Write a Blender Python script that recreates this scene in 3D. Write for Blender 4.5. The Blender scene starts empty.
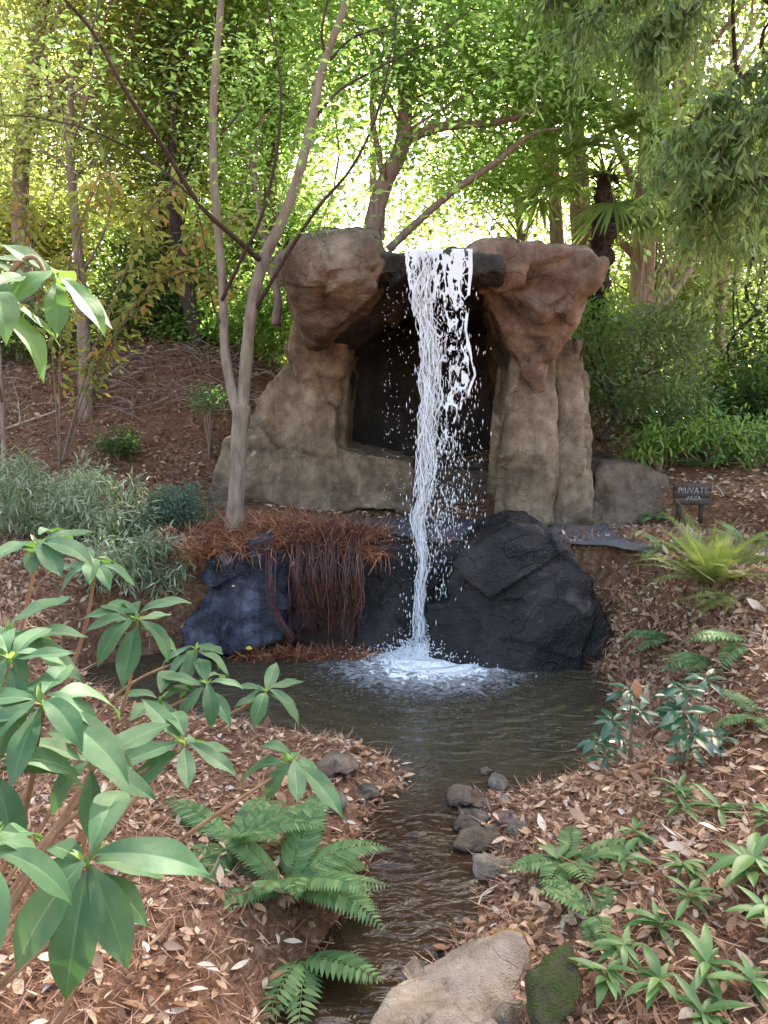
import bpy, math
import numpy as np
from mathutils import Vector

rng = np.random.default_rng(7)
R = math.radians
sc = bpy.context.scene
COL = sc.collection
# ------------------------------------------------------------------ camera frame
FPX, PIT, HC = 769.0, R(8.3), 2.2
CP, SP = math.cos(PIT), math.sin(PIT)
def ray(u, v):
    a = (u-384)/FPX; b = -(v-512)/FPX
    return np.array([a, CP+b*SP, -SP+b*CP])
def at(u, v, Y):
    d = ray(u, v); t = Y/d[1]
    return np.array([d[0]*t, Y, HC+d[2]*t])
def onz(u, v, z=0.):
    d = ray(u, v); t = (z-HC)/d[2]
    return np.array([d[0]*t, d[1]*t, z])

# ------------------------------------------------------------------ noise
def _h(i, j, k, s):
    n = (i*374761393 + j*668265263 + k*2147483647 + s*1274126177) & 0xFFFFFFFF
    n = ((n ^ (n >> 13))*1274126177) & 0xFFFFFFFF
    n = n ^ (n >> 16)
    return (n & 0xFFFFFF)/float(0xFFFFFF)
def vnoise(P, scale=1., seed=0):
    P = np.asarray(P, float)*scale + 1000.5
    I = np.floor(P).astype(np.int64); f = P-I; f = f*f*(3-2*f)
    x, y, z = I[..., 0], I[..., 1], I[..., 2]; fx, fy, fz = f[..., 0], f[..., 1], f[..., 2]
    r = 0
    for a in (0, 1):
        for b in (0, 1):
            for c in (0, 1):
                r = r + _h(x+a, y+b, z+c, seed)*(fx if a else 1-fx)*(fy if b else 1-fy)*(fz if c else 1-fz)
    return r*2-1
def fbm(P, scale=1., octs=4, seed=0, gain=.5):
    r = 0; a = 1; t = 0
    for o in range(octs):
        r = r + a*vnoise(P, scale*2**o, seed+o*17); t += a; a *= gain
    return r/t
def cells(P, scale, seed=0, dims=3):
    P = np.asarray(P, float)*scale+500.; I = np.floor(P).astype(np.int64)
    n = len(P); f1 = np.full(n, 9.); f2 = np.full(n, 9.); cid = np.zeros(n); off = np.zeros((n, 3))
    zr = (-1, 0, 1) if dims == 3 else (0,)
    for a in (-1, 0, 1):
        for b in (-1, 0, 1):
            for c in zr:
                x, y, z = I[:, 0]+a, I[:, 1]+b, I[:, 2]+c
                q = np.stack([x+_h(x, y, z, seed+1), y+_h(x, y, z, seed+2), (z+_h(x, y, z, seed+3)) if dims == 3 else P[:, 2]], 1)
                d = np.linalg.norm(P-q, axis=1)
                m = d < f1
                f2 = np.where(m, f1, np.minimum(f2, d)); cid = np.where(m, _h(x, y, z, seed+4), cid)
                off[m] = (P-q)[m]; f1 = np.where(m, d, f1)
    return f1, f2, cid, off/scale
def sstep(a, b, x):
    t = np.clip((x-a)/(b-a), 0, 1); return t*t*(3-2*t)

# ------------------------------------------------------------------ materials
def newmat(name):
    m = bpy.data.materials.new(name); m.use_nodes = True
    nt = m.node_tree; nt.nodes.clear()
    out = nt.nodes.new('ShaderNodeOutputMaterial')
    return m, nt, out
def N(nt, typ, **kw):
    n = nt.nodes.new(typ)
    for k, v in kw.items():
        if k in n.inputs: n.inputs[k].default_value = v
        else: setattr(n, k, v)
    return n
def L(nt, a, b): nt.links.new(a, b)
def c4(c): return (c[0], c[1], c[2], 1)
def noise(nt, scale, detail=4, rough=.55, vec=None, dist=0.):
    n = N(nt, 'ShaderNodeTexNoise'); n.inputs['Scale'].default_value = scale
    n.inputs['Detail'].default_value = detail; n.inputs['Roughness'].default_value = rough
    n.inputs['Distortion'].default_value = dist
    if vec is None:
        g = N(nt, 'ShaderNodeNewGeometry'); vec = g.outputs['Position']
    L(nt, vec, n.inputs['Vector']); return n.outputs['Fac']
def ramp(nt, fac, stops):
    r = N(nt, 'ShaderNodeValToRGB'); e = r.color_ramp.elements
    while len(e) < len(stops): e.new(.5)
    for i, (p, c) in enumerate(stops):
        e[i].position = p; e[i].color = c4(c) if not isinstance(c, (int, float)) else (c, c, c, 1)
    L(nt, fac, r.inputs['Fac']); return r.outputs['Color']
def mix(nt, fac, a, b, mode='MIX'):
    m = N(nt, 'ShaderNodeMix', data_type='RGBA', blend_type=mode)
    for s, x in ((m.inputs[0], fac), (m.inputs[6], a), (m.inputs[7], b)):
        if isinstance(x, (int, float)): s.default_value = x
        elif isinstance(x, tuple): s.default_value = c4(x)
        else: L(nt, x, s)
    return m.outputs[2]
def bump(nt, h, strength=.5, dist=.02):
    b = N(nt, 'ShaderNodeBump'); b.inputs['Strength'].default_value = strength; b.inputs['Distance'].default_value = dist
    L(nt, h, b.inputs['Height']); return b.outputs['Normal']
def bsdf(nt, out, col, rough=.8, spec=.3, nrm=None):
    p = N(nt, 'ShaderNodeBsdfPrincipled')
    for s, x in (('Base Color', col), ('Roughness', rough)):
        if isinstance(x, (int, float)): p.inputs[s].default_value = x
        elif isinstance(x, tuple): p.inputs[s].default_value = c4(x)
        else: L(nt, x, p.inputs[s])
    p.inputs['Specular IOR Level'].default_value = spec
    if nrm is not None: L(nt, nrm, p.inputs['Normal'])
    L(nt, p.outputs[0], out.inputs['Surface']); return p
def stretch(nt, sx, sy, sz):
    g = N(nt, 'ShaderNodeNewGeometry'); m = N(nt, 'ShaderNodeMapping')
    m.inputs['Scale'].default_value = (sx, sy, sz); L(nt, g.outputs['Position'], m.inputs['Vector']); return m.outputs[0]

def leafmat(name, stops, trans=(.2, .35, .05), tw=.4, rough=.45, spec=.35, scale=9., spots=False):
    m, nt, out = newmat(name)
    at_ = N(nt, 'ShaderNodeAttribute', attribute_name='rnd')
    col = ramp(nt, at_.outputs['Fac'], stops)
    nz = noise(nt, scale, 2)
    col = mix(nt, .5, col, ramp(nt, nz, [(.3, .55), (.7, 1.)]), 'MULTIPLY')
    if spots: col = mix(nt, ramp(nt, noise(nt, 55, 3, .6), [(.70, 0.), (.74, .8)]), col, (.16, .10, .04)); col = mix(nt, ramp(nt, noise(nt, 14, 4, .6), [(.45, 0.), (.75, .45)]), col, (.16, .2, .13))
    p = N(nt, 'ShaderNodeBsdfPrincipled'); L(nt, col, p.inputs['Base Color'])
    if spots: L(nt, bump(nt, noise(nt, 40, 3, .6), .35, .004), p.inputs['Normal'])
    p.inputs['Roughness'].default_value = rough; p.inputs['Specular IOR Level'].default_value = spec
    t = N(nt, 'ShaderNodeBsdfTranslucent')
    tc = mix(nt, .75, col, trans); L(nt, tc, t.inputs['Color'])
    ms = N(nt, 'ShaderNodeMixShader'); ms.inputs[0].default_value = tw
    L(nt, p.outputs[0], ms.inputs[1]); L(nt, t.outputs[0], ms.inputs[2]); L(nt, ms.outputs[0], out.inputs['Surface'])
    return m

M = {}
M['leaf_bright'] = leafmat('leaf_bright', [(0, (.07, .13, .03)), (.6, (.12, .21, .05)), (1, (.19, .27, .07))], (.46, .68, .15), .6)
M['leaf_yellow'] = leafmat('leaf_yellow', [(0, (.09, .13, .03)), (.5, (.16, .2, .05)), (.88, (.27, .26, .07)), (1, (.42, .24, .09))], (.66, .72, .2), .6)
M['leaf_olive'] = leafmat('leaf_olive', [(0, (.05, .08, .03)), (.6, (.09, .13, .05)), (1, (.18, .21, .09))], (.36, .46, .13), .4, .3, .5)
M['leaf_autumn'] = leafmat('leaf_autumn', [(0, (.09, .15, .03)), (.6, (.17, .2, .05)), (.8, (.3, .25, .06)), (.9, (.5, .22, .08)), (1, (.55, .25, .1))], (.6, .6, .14), .5)
M['leaf_dark'] = leafmat('leaf_dark', [(0, (.02, .045, .015)), (.6, (.045, .085, .025)), (1, (.09, .13, .04))], (.22, .36, .07), .38, .35)
M['leaf_bamboo'] = leafmat('leaf_bamboo', [(0, (.05, .09, .03)), (.6, (.09, .14, .045)), (1, (.17, .21, .08))], (.42, .56, .17), .55, .4)
M['leaf_far'] = leafmat('leaf_far', [(0, (.06, .10, .02)), (.5, (.10, .17, .03)), (1, (.20, .24, .06))], (.46, .62, .14), .5, .6, .2, 1.2)
M['leaf_rhodo'] = leafmat('leaf_rhodo', [(0, (.028, .085, .035)), (.5, (.07, .15, .07)), (.85, (.13, .22, .10)), (1, (.26, .34, .17))], (.2, .42, .06), .25, .6, .25, 18, True)
M['leaf_sprig'] = leafmat('leaf_sprig', [(0, (.05, .11, .04)), (.5, (.08, .17, .05)), (.8, (.13, .24, .06)), (1, (.22, .32, .12))], (.3, .55, .08), .35, .55, .3, 18, True)
M['leaf_young'] = leafmat('leaf_young', [(0, (.12, .24, .05)), (1, (.26, .36, .08))], (.4, .6, .1), .4, .4, .35, 25)
M['leaf_laurel'] = leafmat('leaf_laurel', [(0, (.03, .09, .045)), (.7, (.06, .14, .075)), (1, (.12, .2, .12))], (.15, .3, .08), .2, .25, .6, 25)
M['fern'] = leafmat('fern', [(0, (.07, .14, .055)), (.8, (.17, .28, .11)), (1, (.26, .34, .13))], (.3, .5, .12), .35, .6, .2, 30)
M['fern_yellow'] = leafmat('fern_yellow', [(0, (.10, .17, .04)), (.8, (.20, .28, .06)), (1, (.33, .28, .09))], (.5, .6, .12), .4, .55, .25)
M['fern_rust'] = leafmat('fern_rust', [(0, (.3, .22, .06)), (1, (.35, .17, .05))], (.5, .35, .1), .3, .6, .2)
M['seedling'] = leafmat('seedling', [(0, (.07, .15, .04)), (.7, (.12, .23, .07)), (1, (.2, .3, .1))], (.25, .45, .1), .25, .4, .4)
M['leaf_pale'] = leafmat('leaf_pale', [(0, (.13, .18, .09)), (.5, (.27, .33, .19)), (.85, (.46, .5, .34)), (1, (.72, .72, .58))], (.4, .5, .22), .35, .5)
M['leaf_grey'] = leafmat('leaf_grey', [(0, (.08, .13, .09)), (1, (.16, .23, .16))], (.2, .3, .16), .3, .6)
M['dead_leaf'] = leafmat('dead_leaf', [(0, (.10, .045, .024)), (.25, (.28, .14, .07)), (.55, (.48, .28, .16)), (.82, (.62, .42, .27)), (.96, (.68, .53, .38)), (1, (.7, .6, .5))], (.4, .2, .1), .12, .5, .3, 14)
M['straw'] = leafmat('straw', [(0, (.11, .045, .027)), (.55, (.31, .155, .095)), (1, (.54, .34, .22))], (.4, .2, .1), .1, .5, .3)
M['straw_red'] = leafmat('straw_red', [(0, (.12, .035, .015)), (.55, (.34, .12, .055)), (1, (.54, .27, .14))], (.4, .2, .1), .1, .5, .3)
M['twig_pile'] = leafmat('twig_pile', [(0, (.12, .07, .055)), (.5, (.26, .17, .14)), (1, (.48, .36, .31))], (.4, .2, .1), .0, .6, .3)
M['straw_dark'] = leafmat('straw_dark', [(0, (.04, .012, .009)), (.6, (.14, .04, .025)), (1, (.34, .17, .12))], (.2, .1, .1), .0, .3, .5)
M['palm'] = leafmat('palm', [(0, (.07, .12, .03)), (1, (.16, .24, .07))], (.5, .65, .18), .5, .4)
M['yellow_leaf'] = leafmat('yellow_leaf', [(0, (.6, .42, .05)), (1, (.7, .5, .1))], (.6, .5, .1), .2)
M['orange_leaf'] = leafmat('orange_leaf', [(0, (.5, .2, .09)), (1, (.55, .25, .12))], (.6, .3, .1), .2)

def barkmat(name, a, b, c=None, sc_=6., bs=.6):
    m, nt, out = newmat(name)
    v = stretch(nt, sc_*2, sc_*2, sc_*.5)
    n1 = noise(nt, 1.6, 6, .65, v); n2 = noise(nt, 3.5, 4)
    col = ramp(nt, n1, [(.3, a), (.7, b)])
    if c: col = mix(nt, ramp(nt, n2, [(.48, 0.), (.62, 1.)]), col, c)
    bsdf(nt, out, col, .85, .2, bump(nt, n1, bs, .02)); return m
M['bark_pale'] = barkmat('bark_pale', (.11, .08, .06), (.29, .23, .18), (.19, .185, .12))
M['bark_mid'] = barkmat('bark_mid', (.12, .08, .06), (.28, .2, .16))
M['bark_dark'] = barkmat('bark_dark', (.025, .018, .015), (.08, .05, .04))
M['bark_pink'] = barkmat('bark_pink', (.26, .17, .13), (.5, .37, .31), None, 10, .9)
M['stem_brown'] = barkmat('stem_brown', (.14, .08, .045), (.3, .19, .11))
M['stem_green'] = barkmat('stem_green', (.14, .18, .06), (.26, .3, .1))
M['twig'] = barkmat('twig', (.22, .16, .12), (.5, .4, .32))

def rockmat(name, dark, mid, light, wet=0., patch=(.5, .45, .38), pamt=.5, moss=0., scale=2.2, rough=.85, streak=.5):
    m, nt, out = newmat(name)
    n1 = noise(nt, scale, 6, .6); n2 = noise(nt, scale*4, 5, .6); n3 = noise(nt, scale*22, 4, .6)
    col = ramp(nt, n1, [(.32, dark), (.5, mid), (.68, light)])
    col = mix(nt, .6, col, ramp(nt, n2, [(.3, (.55, .5, .47)), (.7, (1., 1., 1.))]), 'MULTIPLY')
    n4 = noise(nt, 1., 5, .6, stretch(nt, scale*3, scale*3, scale*.45))
    col = mix(nt, streak, col, ramp(nt, n4, [(.36, (.35, .3, .28)), (.56, (1., 1., 1.))]), 'MULTIPLY')
    n5 = noise(nt, scale*1.7, 8, .7, None, 1.)
    col = mix(nt, ramp(nt, n5, [(.60, 0.), (.70, pamt)]), col, patch)
    if moss:
        g = N(nt, 'ShaderNodeNewGeometry'); s = N(nt, 'ShaderNodeSeparateXYZ'); L(nt, g.outputs['Normal'], s.inputs[0])
        mm = N(nt, 'ShaderNodeMath', operation='MULTIPLY'); L(nt, ramp(nt, s.outputs[2], [(.05, 0.), (.5, 1.)]), mm.inputs[0])
        L(nt, ramp(nt, n2, [(.38, 0.), (.55, moss)]), mm.inputs[1])
        col = mix(nt, mm.outputs[0], col, mix(nt, n3, (.025, .04, .008), (.07, .095, .018)))
    vo = N(nt, 'ShaderNodeTexVoronoi', feature='DISTANCE_TO_EDGE'); vo.inputs['Scale'].default_value = scale*.55
    g2 = N(nt, 'ShaderNodeNewGeometry'); ad = N(nt, 'ShaderNodeVectorMath', operation='ADD'); L(nt, g2.outputs['Position'], ad.inputs[0])
    nv = N(nt, 'ShaderNodeTexNoise'); nv.inputs['Scale'].default_value = 2.; L(nt, g2.outputs['Position'], nv.inputs['Vector'])
    L(nt, nv.outputs['Color'], ad.inputs[1]); L(nt, ad.outputs[0], vo.inputs['Vector'])
    crack = mix(nt, ramp(nt, n5, [(.42, 1.), (.52, 0.)]), ramp(nt, vo.outputs['Distance'], [(.0, 0.), (.010, 1.)]), (1., 1., 1.))
    hgt = mix(nt, .5, n2, n3); hgt = mix(nt, .18, hgt, crack); col = mix(nt, ramp(nt, n5, [(.30, .55), (.42, 0.)]), col, dark)
    r = rough
    if wet: r = ramp(nt, n2, [(.35, wet), (.7, min(.9, wet+.35))])
    bsdf(nt, out, col, r, .35 if wet else .2, bump(nt, hgt, 1., .055)); return m
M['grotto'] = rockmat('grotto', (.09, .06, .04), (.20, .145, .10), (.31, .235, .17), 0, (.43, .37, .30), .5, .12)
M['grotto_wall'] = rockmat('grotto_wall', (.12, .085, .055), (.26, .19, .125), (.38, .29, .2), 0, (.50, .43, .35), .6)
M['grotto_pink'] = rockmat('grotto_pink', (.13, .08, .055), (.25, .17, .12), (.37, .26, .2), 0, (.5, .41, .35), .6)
M['grotto_wet_shade'] = rockmat('grotto_wet_shade', (.012, .010, .009), (.032, .025, .02), (.075, .055, .042), .4, (.12, .095, .075), .5)  # wet rock, with the hollow's shade darkened into the colour as well
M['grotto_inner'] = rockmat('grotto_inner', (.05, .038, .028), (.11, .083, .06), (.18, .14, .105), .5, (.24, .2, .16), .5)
M['rock_blue'] = rockmat('rock_blue', (.016, .016, .022), (.045, .048, .07), (.12, .125, .17), .16, (.22, .225, .27), .6, scale=3.2, streak=.7)
M['rock_black'] = rockmat('rock_black', (.007, .006, .006), (.018, .0155, .0155), (.045, .037, .035), .28, (.10, .085, .08), .5, scale=2.4, streak=.5)
M['rock_brownwet'] = rockmat('rock_brownwet', (.02, .016, .014), (.04, .03, .027), (.10, .075, .06), .35, (.14, .11, .09), .4, scale=4, streak=.25)
M['rock_tan'] = rockmat('rock_tan', (.25, .185, .13), (.47, .37, .285), (.6, .5, .41), 0, (.66, .58, .5), .5, .2, 5, .8, .25)
M['rock_moss'] = rockmat('rock_moss', (.05, .045, .03), (.10, .09, .05), (.17, .15, .09), 0, (.2, .2, .12), .3, 1., 6)
M['rock_side'] = rockmat('rock_side', (.10, .07, .05), (.20, .14, .105), (.29, .21, .165), 0, (.36, .3, .25), .3, .15, 3)
M['stone_pale'] = rockmat('stone_pale', (.2, .17, .13), (.4, .35, .28), (.55, .5, .4), 0, (.6, .56, .45), .4, .3, 9)
M['stone_grey'] = rockmat('stone_grey', (.09, .068, .05), (.22, .17, .13), (.38, .31, .25), 0, (.3, .27, .25), .4, 0, 9)
M['stone_pink'] = rockmat('stone_pink', (.2, .13, .11), (.32, .22, .19), (.45, .33, .29), 0, (.5, .4, .36), .3, 0, 9)

# ground
m, nt, out = newmat('mulch_ground'); M['ground'] = m
a = noise(nt, 1.3, 5); b = noise(nt, 22, 6, .7); c = noise(nt, 90, 3, .6)
col = ramp(nt, b, [(.3, (.06, .032, .018)), (.46, (.18, .095, .052)), (.6, (.31, .185, .115)), (.73, (.44, .29, .19))])
col = mix(nt, ramp(nt, a, [(.4, 0.), (.6, .6)]), col, mix(nt, c, (.10, .04, .022), (.24, .10, .05)))
bsdf(nt, out, col, .9, .2, bump(nt, mix(nt, .4, b, c), 1., .05))
m, nt, out = newmat('asphalt_path'); M['path'] = m
b = noise(nt, 55, 6, .8); a = noise(nt, 3, 4)
col = ramp(nt, b, [(.36, (.03, .03, .037)), (.52, (.075, .075, .09)), (.66, (.19, .185, .2))])
col = mix(nt, ramp(nt, a, [(.45, 0.), (.65, .35)]), col, (.12, .08, .06))
bsdf(nt, out, col, .7, .4, bump(nt, b, .6, .008))
# water
IMPACT = onz(420, 652)
m, nt, out = newmat('pond_water'); M['water'] = m
g = N(nt, 'ShaderNodeNewGeometry')
dv = N(nt, 'ShaderNodeVectorMath', operation='DISTANCE'); L(nt, g.outputs['Position'], dv.inputs[0]); dv.inputs[1].default_value = (IMPACT[0]+.08, IMPACT[1]-.12, 0)
dd = dv.outputs['Value']
nf = noise(nt, 11, 9, .74, None, 1.6); nf2 = noise(nt, 3.2, 4)
# foam blotches: thicker near the impact
thr = N(nt, 'ShaderNodeMapRange'); L(nt, dd, thr.inputs['Value'])
for k, v_ in (('From Min', .3), ('From Max', 1.35), ('To Min', .17), ('To Max', .70)): thr.inputs[k].default_value = v_
sb = N(nt, 'ShaderNodeMath', operation='SUBTRACT'); L(nt, nf, sb.inputs[0]); L(nt, thr.outputs[0], sb.inputs[1])
ml = N(nt, 'ShaderNodeMath', operation='MULTIPLY', use_clamp=True); L(nt, sb.outputs[0], ml.inputs[0]); ml.inputs[1].default_value = 4.5
fl = N(nt, 'ShaderNodeMath', operation='SUBTRACT'); L(nt, noise(nt, 1., 4, .7, stretch(nt, 26, 60, 1)), fl.inputs[0]); th2 = N(nt, 'ShaderNodeMapRange'); L(nt, dd, th2.inputs['Value'])  # small white flecks: bubbles plus water glints painted into the colour
for k, v_ in (('From Min', .5), ('From Max', 2.6), ('To Min', .56), ('To Max', .68)): th2.inputs[k].default_value = v_
L(nt, th2.outputs[0], fl.inputs[1]); fm = N(nt, 'ShaderNodeMath', operation='MULTIPLY', use_clamp=True); L(nt, fl.outputs[0], fm.inputs[0]); fm.inputs[1].default_value = 10.
fx = N(nt, 'ShaderNodeMath', operation='MAXIMUM'); L(nt, ml.outputs[0], fx.inputs[0]); L(nt, fm.outputs[0], fx.inputs[1]); foam_glint = fx.outputs[0]
wcol = mix(nt, nf2, (.026, .022, .013), (.066, .054, .033))
sp_ = N(nt, 'ShaderNodeSeparateXYZ'); L(nt, g.outputs['Position'], sp_.inputs[0]);
shal = N(nt, 'ShaderNodeMapRange'); L(nt, sp_.outputs[1], shal.inputs['Value'])
for k, v_ in (('From Min', 4.4), ('From Max', 3.8), ('To Min', 0.), ('To Max', 1.)): shal.inputs[k].default_value = v_
wcol = mix(nt, shal.outputs[0], wcol, mix(nt, nf2, (.02, .011, .006), (.05, .028, .016)))
col = mix(nt, foam_glint, wcol, (.84, .85, .86))
v = stretch(nt, 1., 2.2, 1.)
w1 = noise(nt, 4.2, 1, .45, v, 1.1); w2 = noise(nt, 12., 2, .5, v, 1.)
sn = N(nt, 'ShaderNodeMath', operation='MULTIPLY'); L(nt, dd, sn.inputs[0]); sn.inputs[1].default_value = 42.
si = N(nt, 'ShaderNodeMath', operation='SINE'); L(nt, sn.outputs[0], si.inputs[0])
fall = N(nt, 'ShaderNodeMapRange'); L(nt, dd, fall.inputs['Value'])
for k, v_ in (('From Min', .4), ('From Max', 2.2), ('To Min', .16), ('To Max', .0)): fall.inputs[k].default_value = v_
sm = N(nt, 'ShaderNodeMath', operation='MULTIPLY'); L(nt, si.outputs[0], sm.inputs[0]); L(nt, fall.outputs[0], sm.inputs[1])
ww = mix(nt, .28, w1, w2); calm = noise(nt, 1.1, 3, .5); ww = mix(nt, ramp(nt, calm, [(.35, .15), (.62, .95)]), (.5, .5, .5), ww); ha = N(nt, 'ShaderNodeMath', operation='ADD'); L(nt, ww, ha.inputs[0]); L(nt, sm.outputs[0], ha.inputs[1])
hb = N(nt, 'ShaderNodeMath', operation='ADD'); L(nt, ha.outputs[0], hb.inputs[0]); L(nt, foam_glint, hb.inputs[1])
p = bsdf(nt, out, col, ramp(nt, foam_glint, [(0, .04), (1, .6)]), .6, bump(nt, hb.outputs[0], 1., .075))
p.inputs['IOR'].default_value = 1.33

m, nt, out = newmat('white_water'); M['whitewater'] = m
p = bsdf(nt, out, (.93, .935, .945), .18, .5)
p.inputs['Transmission Weight'].default_value = .3; p.inputs['IOR'].default_value = 1.33
m, nt, out = newmat('sign_board'); M['sign'] = m
b = noise(nt, 3, 5, .6, stretch(nt, 30, 30, 6)); bsdf(nt, out, ramp(nt, b, [(.3, (.03, .024, .02)), (.7, (.10, .08, .065))]), .8, .2, bump(nt, b, .5, .01))
m, nt, out = newmat('sign_paint'); M['paint'] = m
b = noise(nt, 60, 3); bsdf(nt, out, ramp(nt, b, [(.42, (.12, .11, .1)), (.56, (.42, .37, .33))]), .7)
m, nt, out = newmat('stake_white'); M['stake'] = m
b = noise(nt, 30, 3); bsdf(nt, out, ramp(nt, b, [(.3, (.5, .47, .4)), (.7, (.75, .72, .66))]), .6)

# ------------------------------------------------------------------ mesh plumbing
class MB:
    def __init__(s): s.V = []; s.Q = []; s.T = []; s.r = []; s.n = 0
    def add(s, V, Q=None, T=None, r=None):
        V = np.asarray(V, np.float32).reshape(-1, 3)
        if Q is not None and len(Q): s.Q.append(np.asarray(Q, np.int64)+s.n)
        if T is not None and len(T): s.T.append(np.asarray(T, np.int64)+s.n)
        s.V.append(V); s.r.append(np.full(len(V), .5, np.float32) if r is None else np.asarray(r, np.float32)*np.ones(len(V), np.float32))
        s.n += len(V)
    def mesh(s, name, smooth=True):
        me = bpy.data.meshes.new(name)
        V = np.concatenate(s.V); Q = np.concatenate(s.Q) if s.Q else np.zeros((0, 4), int); T = np.concatenate(s.T) if s.T else np.zeros((0, 3), int)
        me.vertices.add(len(V)); me.vertices.foreach_set('co', V.ravel())
        loops = np.concatenate([Q.ravel(), T.ravel()]).astype(np.int32)
        tot = np.concatenate([np.full(len(Q), 4), np.full(len(T), 3)]).astype(np.int32)
        st = np.concatenate([[0], np.cumsum(tot)[:-1]]).astype(np.int32)
        me.loops.add(len(loops)); me.loops.foreach_set('vertex_index', loops)
        me.polygons.add(len(tot)); me.polygons.foreach_set('loop_start', st); me.polygons.foreach_set('loop_total', tot)
        me.update(calc_edges=True)
        at_ = me.attributes.new('rnd', 'FLOAT', 'POINT'); at_.data.foreach_set('value', np.concatenate(s.r))
        if smooth: me.polygons.foreach_set('use_smooth', np.ones(len(tot), bool))
        me.validate(); return me
    def build(s, name, mat, parent=None, smooth=True):
        me = s.mesh(name, smooth); me.materials.append(M[mat] if isinstance(mat, str) else mat)
        return link(name, me, parent)
def link(name, data, parent=None):
    o = bpy.data.objects.new(name, data); COL.objects.link(o)
    if parent is not None:
        o.parent = parent; o.matrix_parent_inverse = parent.matrix_basis.inverted()
    return o
def tag(o, label=None, cat=None, group=None, kind=None):
    if label: o['label'] = label
    if cat: o['category'] = cat
    if group: o['group'] = group
    if kind: o['kind'] = kind
    return o
def thing(name, loc, label, cat, group=None):
    o = bpy.data.objects.new(name, None); o.empty_display_size = .1; o.location = tuple(float(x) for x in loc); COL.objects.link(o)
    return tag(o, label, cat, group)

# tubes ---------------------------------------------------------------
def spline(pts, n):
    P = np.asarray(pts, float)
    if len(P) < 3: 
        t = np.linspace(0, 1, n)[:, None]; return P[0]*(1-t)+P[-1]*t
    Pe = np.vstack([2*P[0]-P[1], P, 2*P[-1]-P[-2]]); m_ = len(P)-1
    ts = np.linspace(0, m_-1e-6, n); i = ts.astype(int); f = (ts-i)[:, None]
    p0, p1, p2, p3 = Pe[i], Pe[i+1], Pe[i+2], Pe[i+3]
    return .5*((2*p1)+(-p0+p2)*f+(2*p0-5*p1+4*p2-p3)*f**2+(-p0+3*p1-3*p2+p3)*f**3)
def tube(mb, pts, rad, sides=8, n=None, wob=0., r=.5, smooth=True, seed=0):
    pts = np.asarray(pts, float); n = n or max(2, len(pts)*4)
    P = spline(pts, n) if smooth else pts; n = len(P)
    rr = np.interp(np.linspace(0, 1, n), np.linspace(0, 1, len(np.atleast_1d(rad))), np.atleast_1d(rad)) if len(np.atleast_1d(rad)) > 1 else np.full(n, float(np.atleast_1d(rad)[0]))
    T = np.gradient(P, axis=0); T /= np.linalg.norm(T, axis=1)[:, None]+1e-9
    ref = np.array([0.13, .97, .2]) if abs(T[:, 2]).mean() > .6 else np.array([.1, .05, 1.])
    A = np.cross(T, ref); A /= np.linalg.norm(A, axis=1)[:, None]+1e-9; B = np.cross(T, A)
    th = np.linspace(0, 2*np.pi, sides, endpoint=False)
    C = np.cos(th)[None, :, None]; S = np.sin(th)[None, :, None]
    V = P[:, None]+rr[:, None, None]*(A[:, None]*C+B[:, None]*S)
    if wob:
        w = 1+wob*vnoise(V.reshape(-1, 3), 6., seed).reshape(n, sides, 1)
        V = P[:, None]+rr[:, None, None]*(A[:, None]*C+B[:, None]*S)*w
    i = np.arange(n-1)[:, None]; j = np.arange(sides)[None]; j2 = (j+1) % sides
    Q = np.stack([i*sides+j, i*sides+j2, (i+1)*sides+j2, (i+1)*sides+j], -1).reshape(-1, 4)
    V = np.vstack([V.reshape(-1, 3), P[0], P[-1]]); a0 = n*sides
    T_ = [[a0, (k+1) % sides, k] for k in range(sides)]+[[a0+1, (n-1)*sides+k, (n-1)*sides+(k+1) % sides] for k in range(sides)]
    mb.add(V, Q, T_, r)
def unit(v): return v/(np.linalg.norm(v, axis=-1, keepdims=True)+1e-9)
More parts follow.
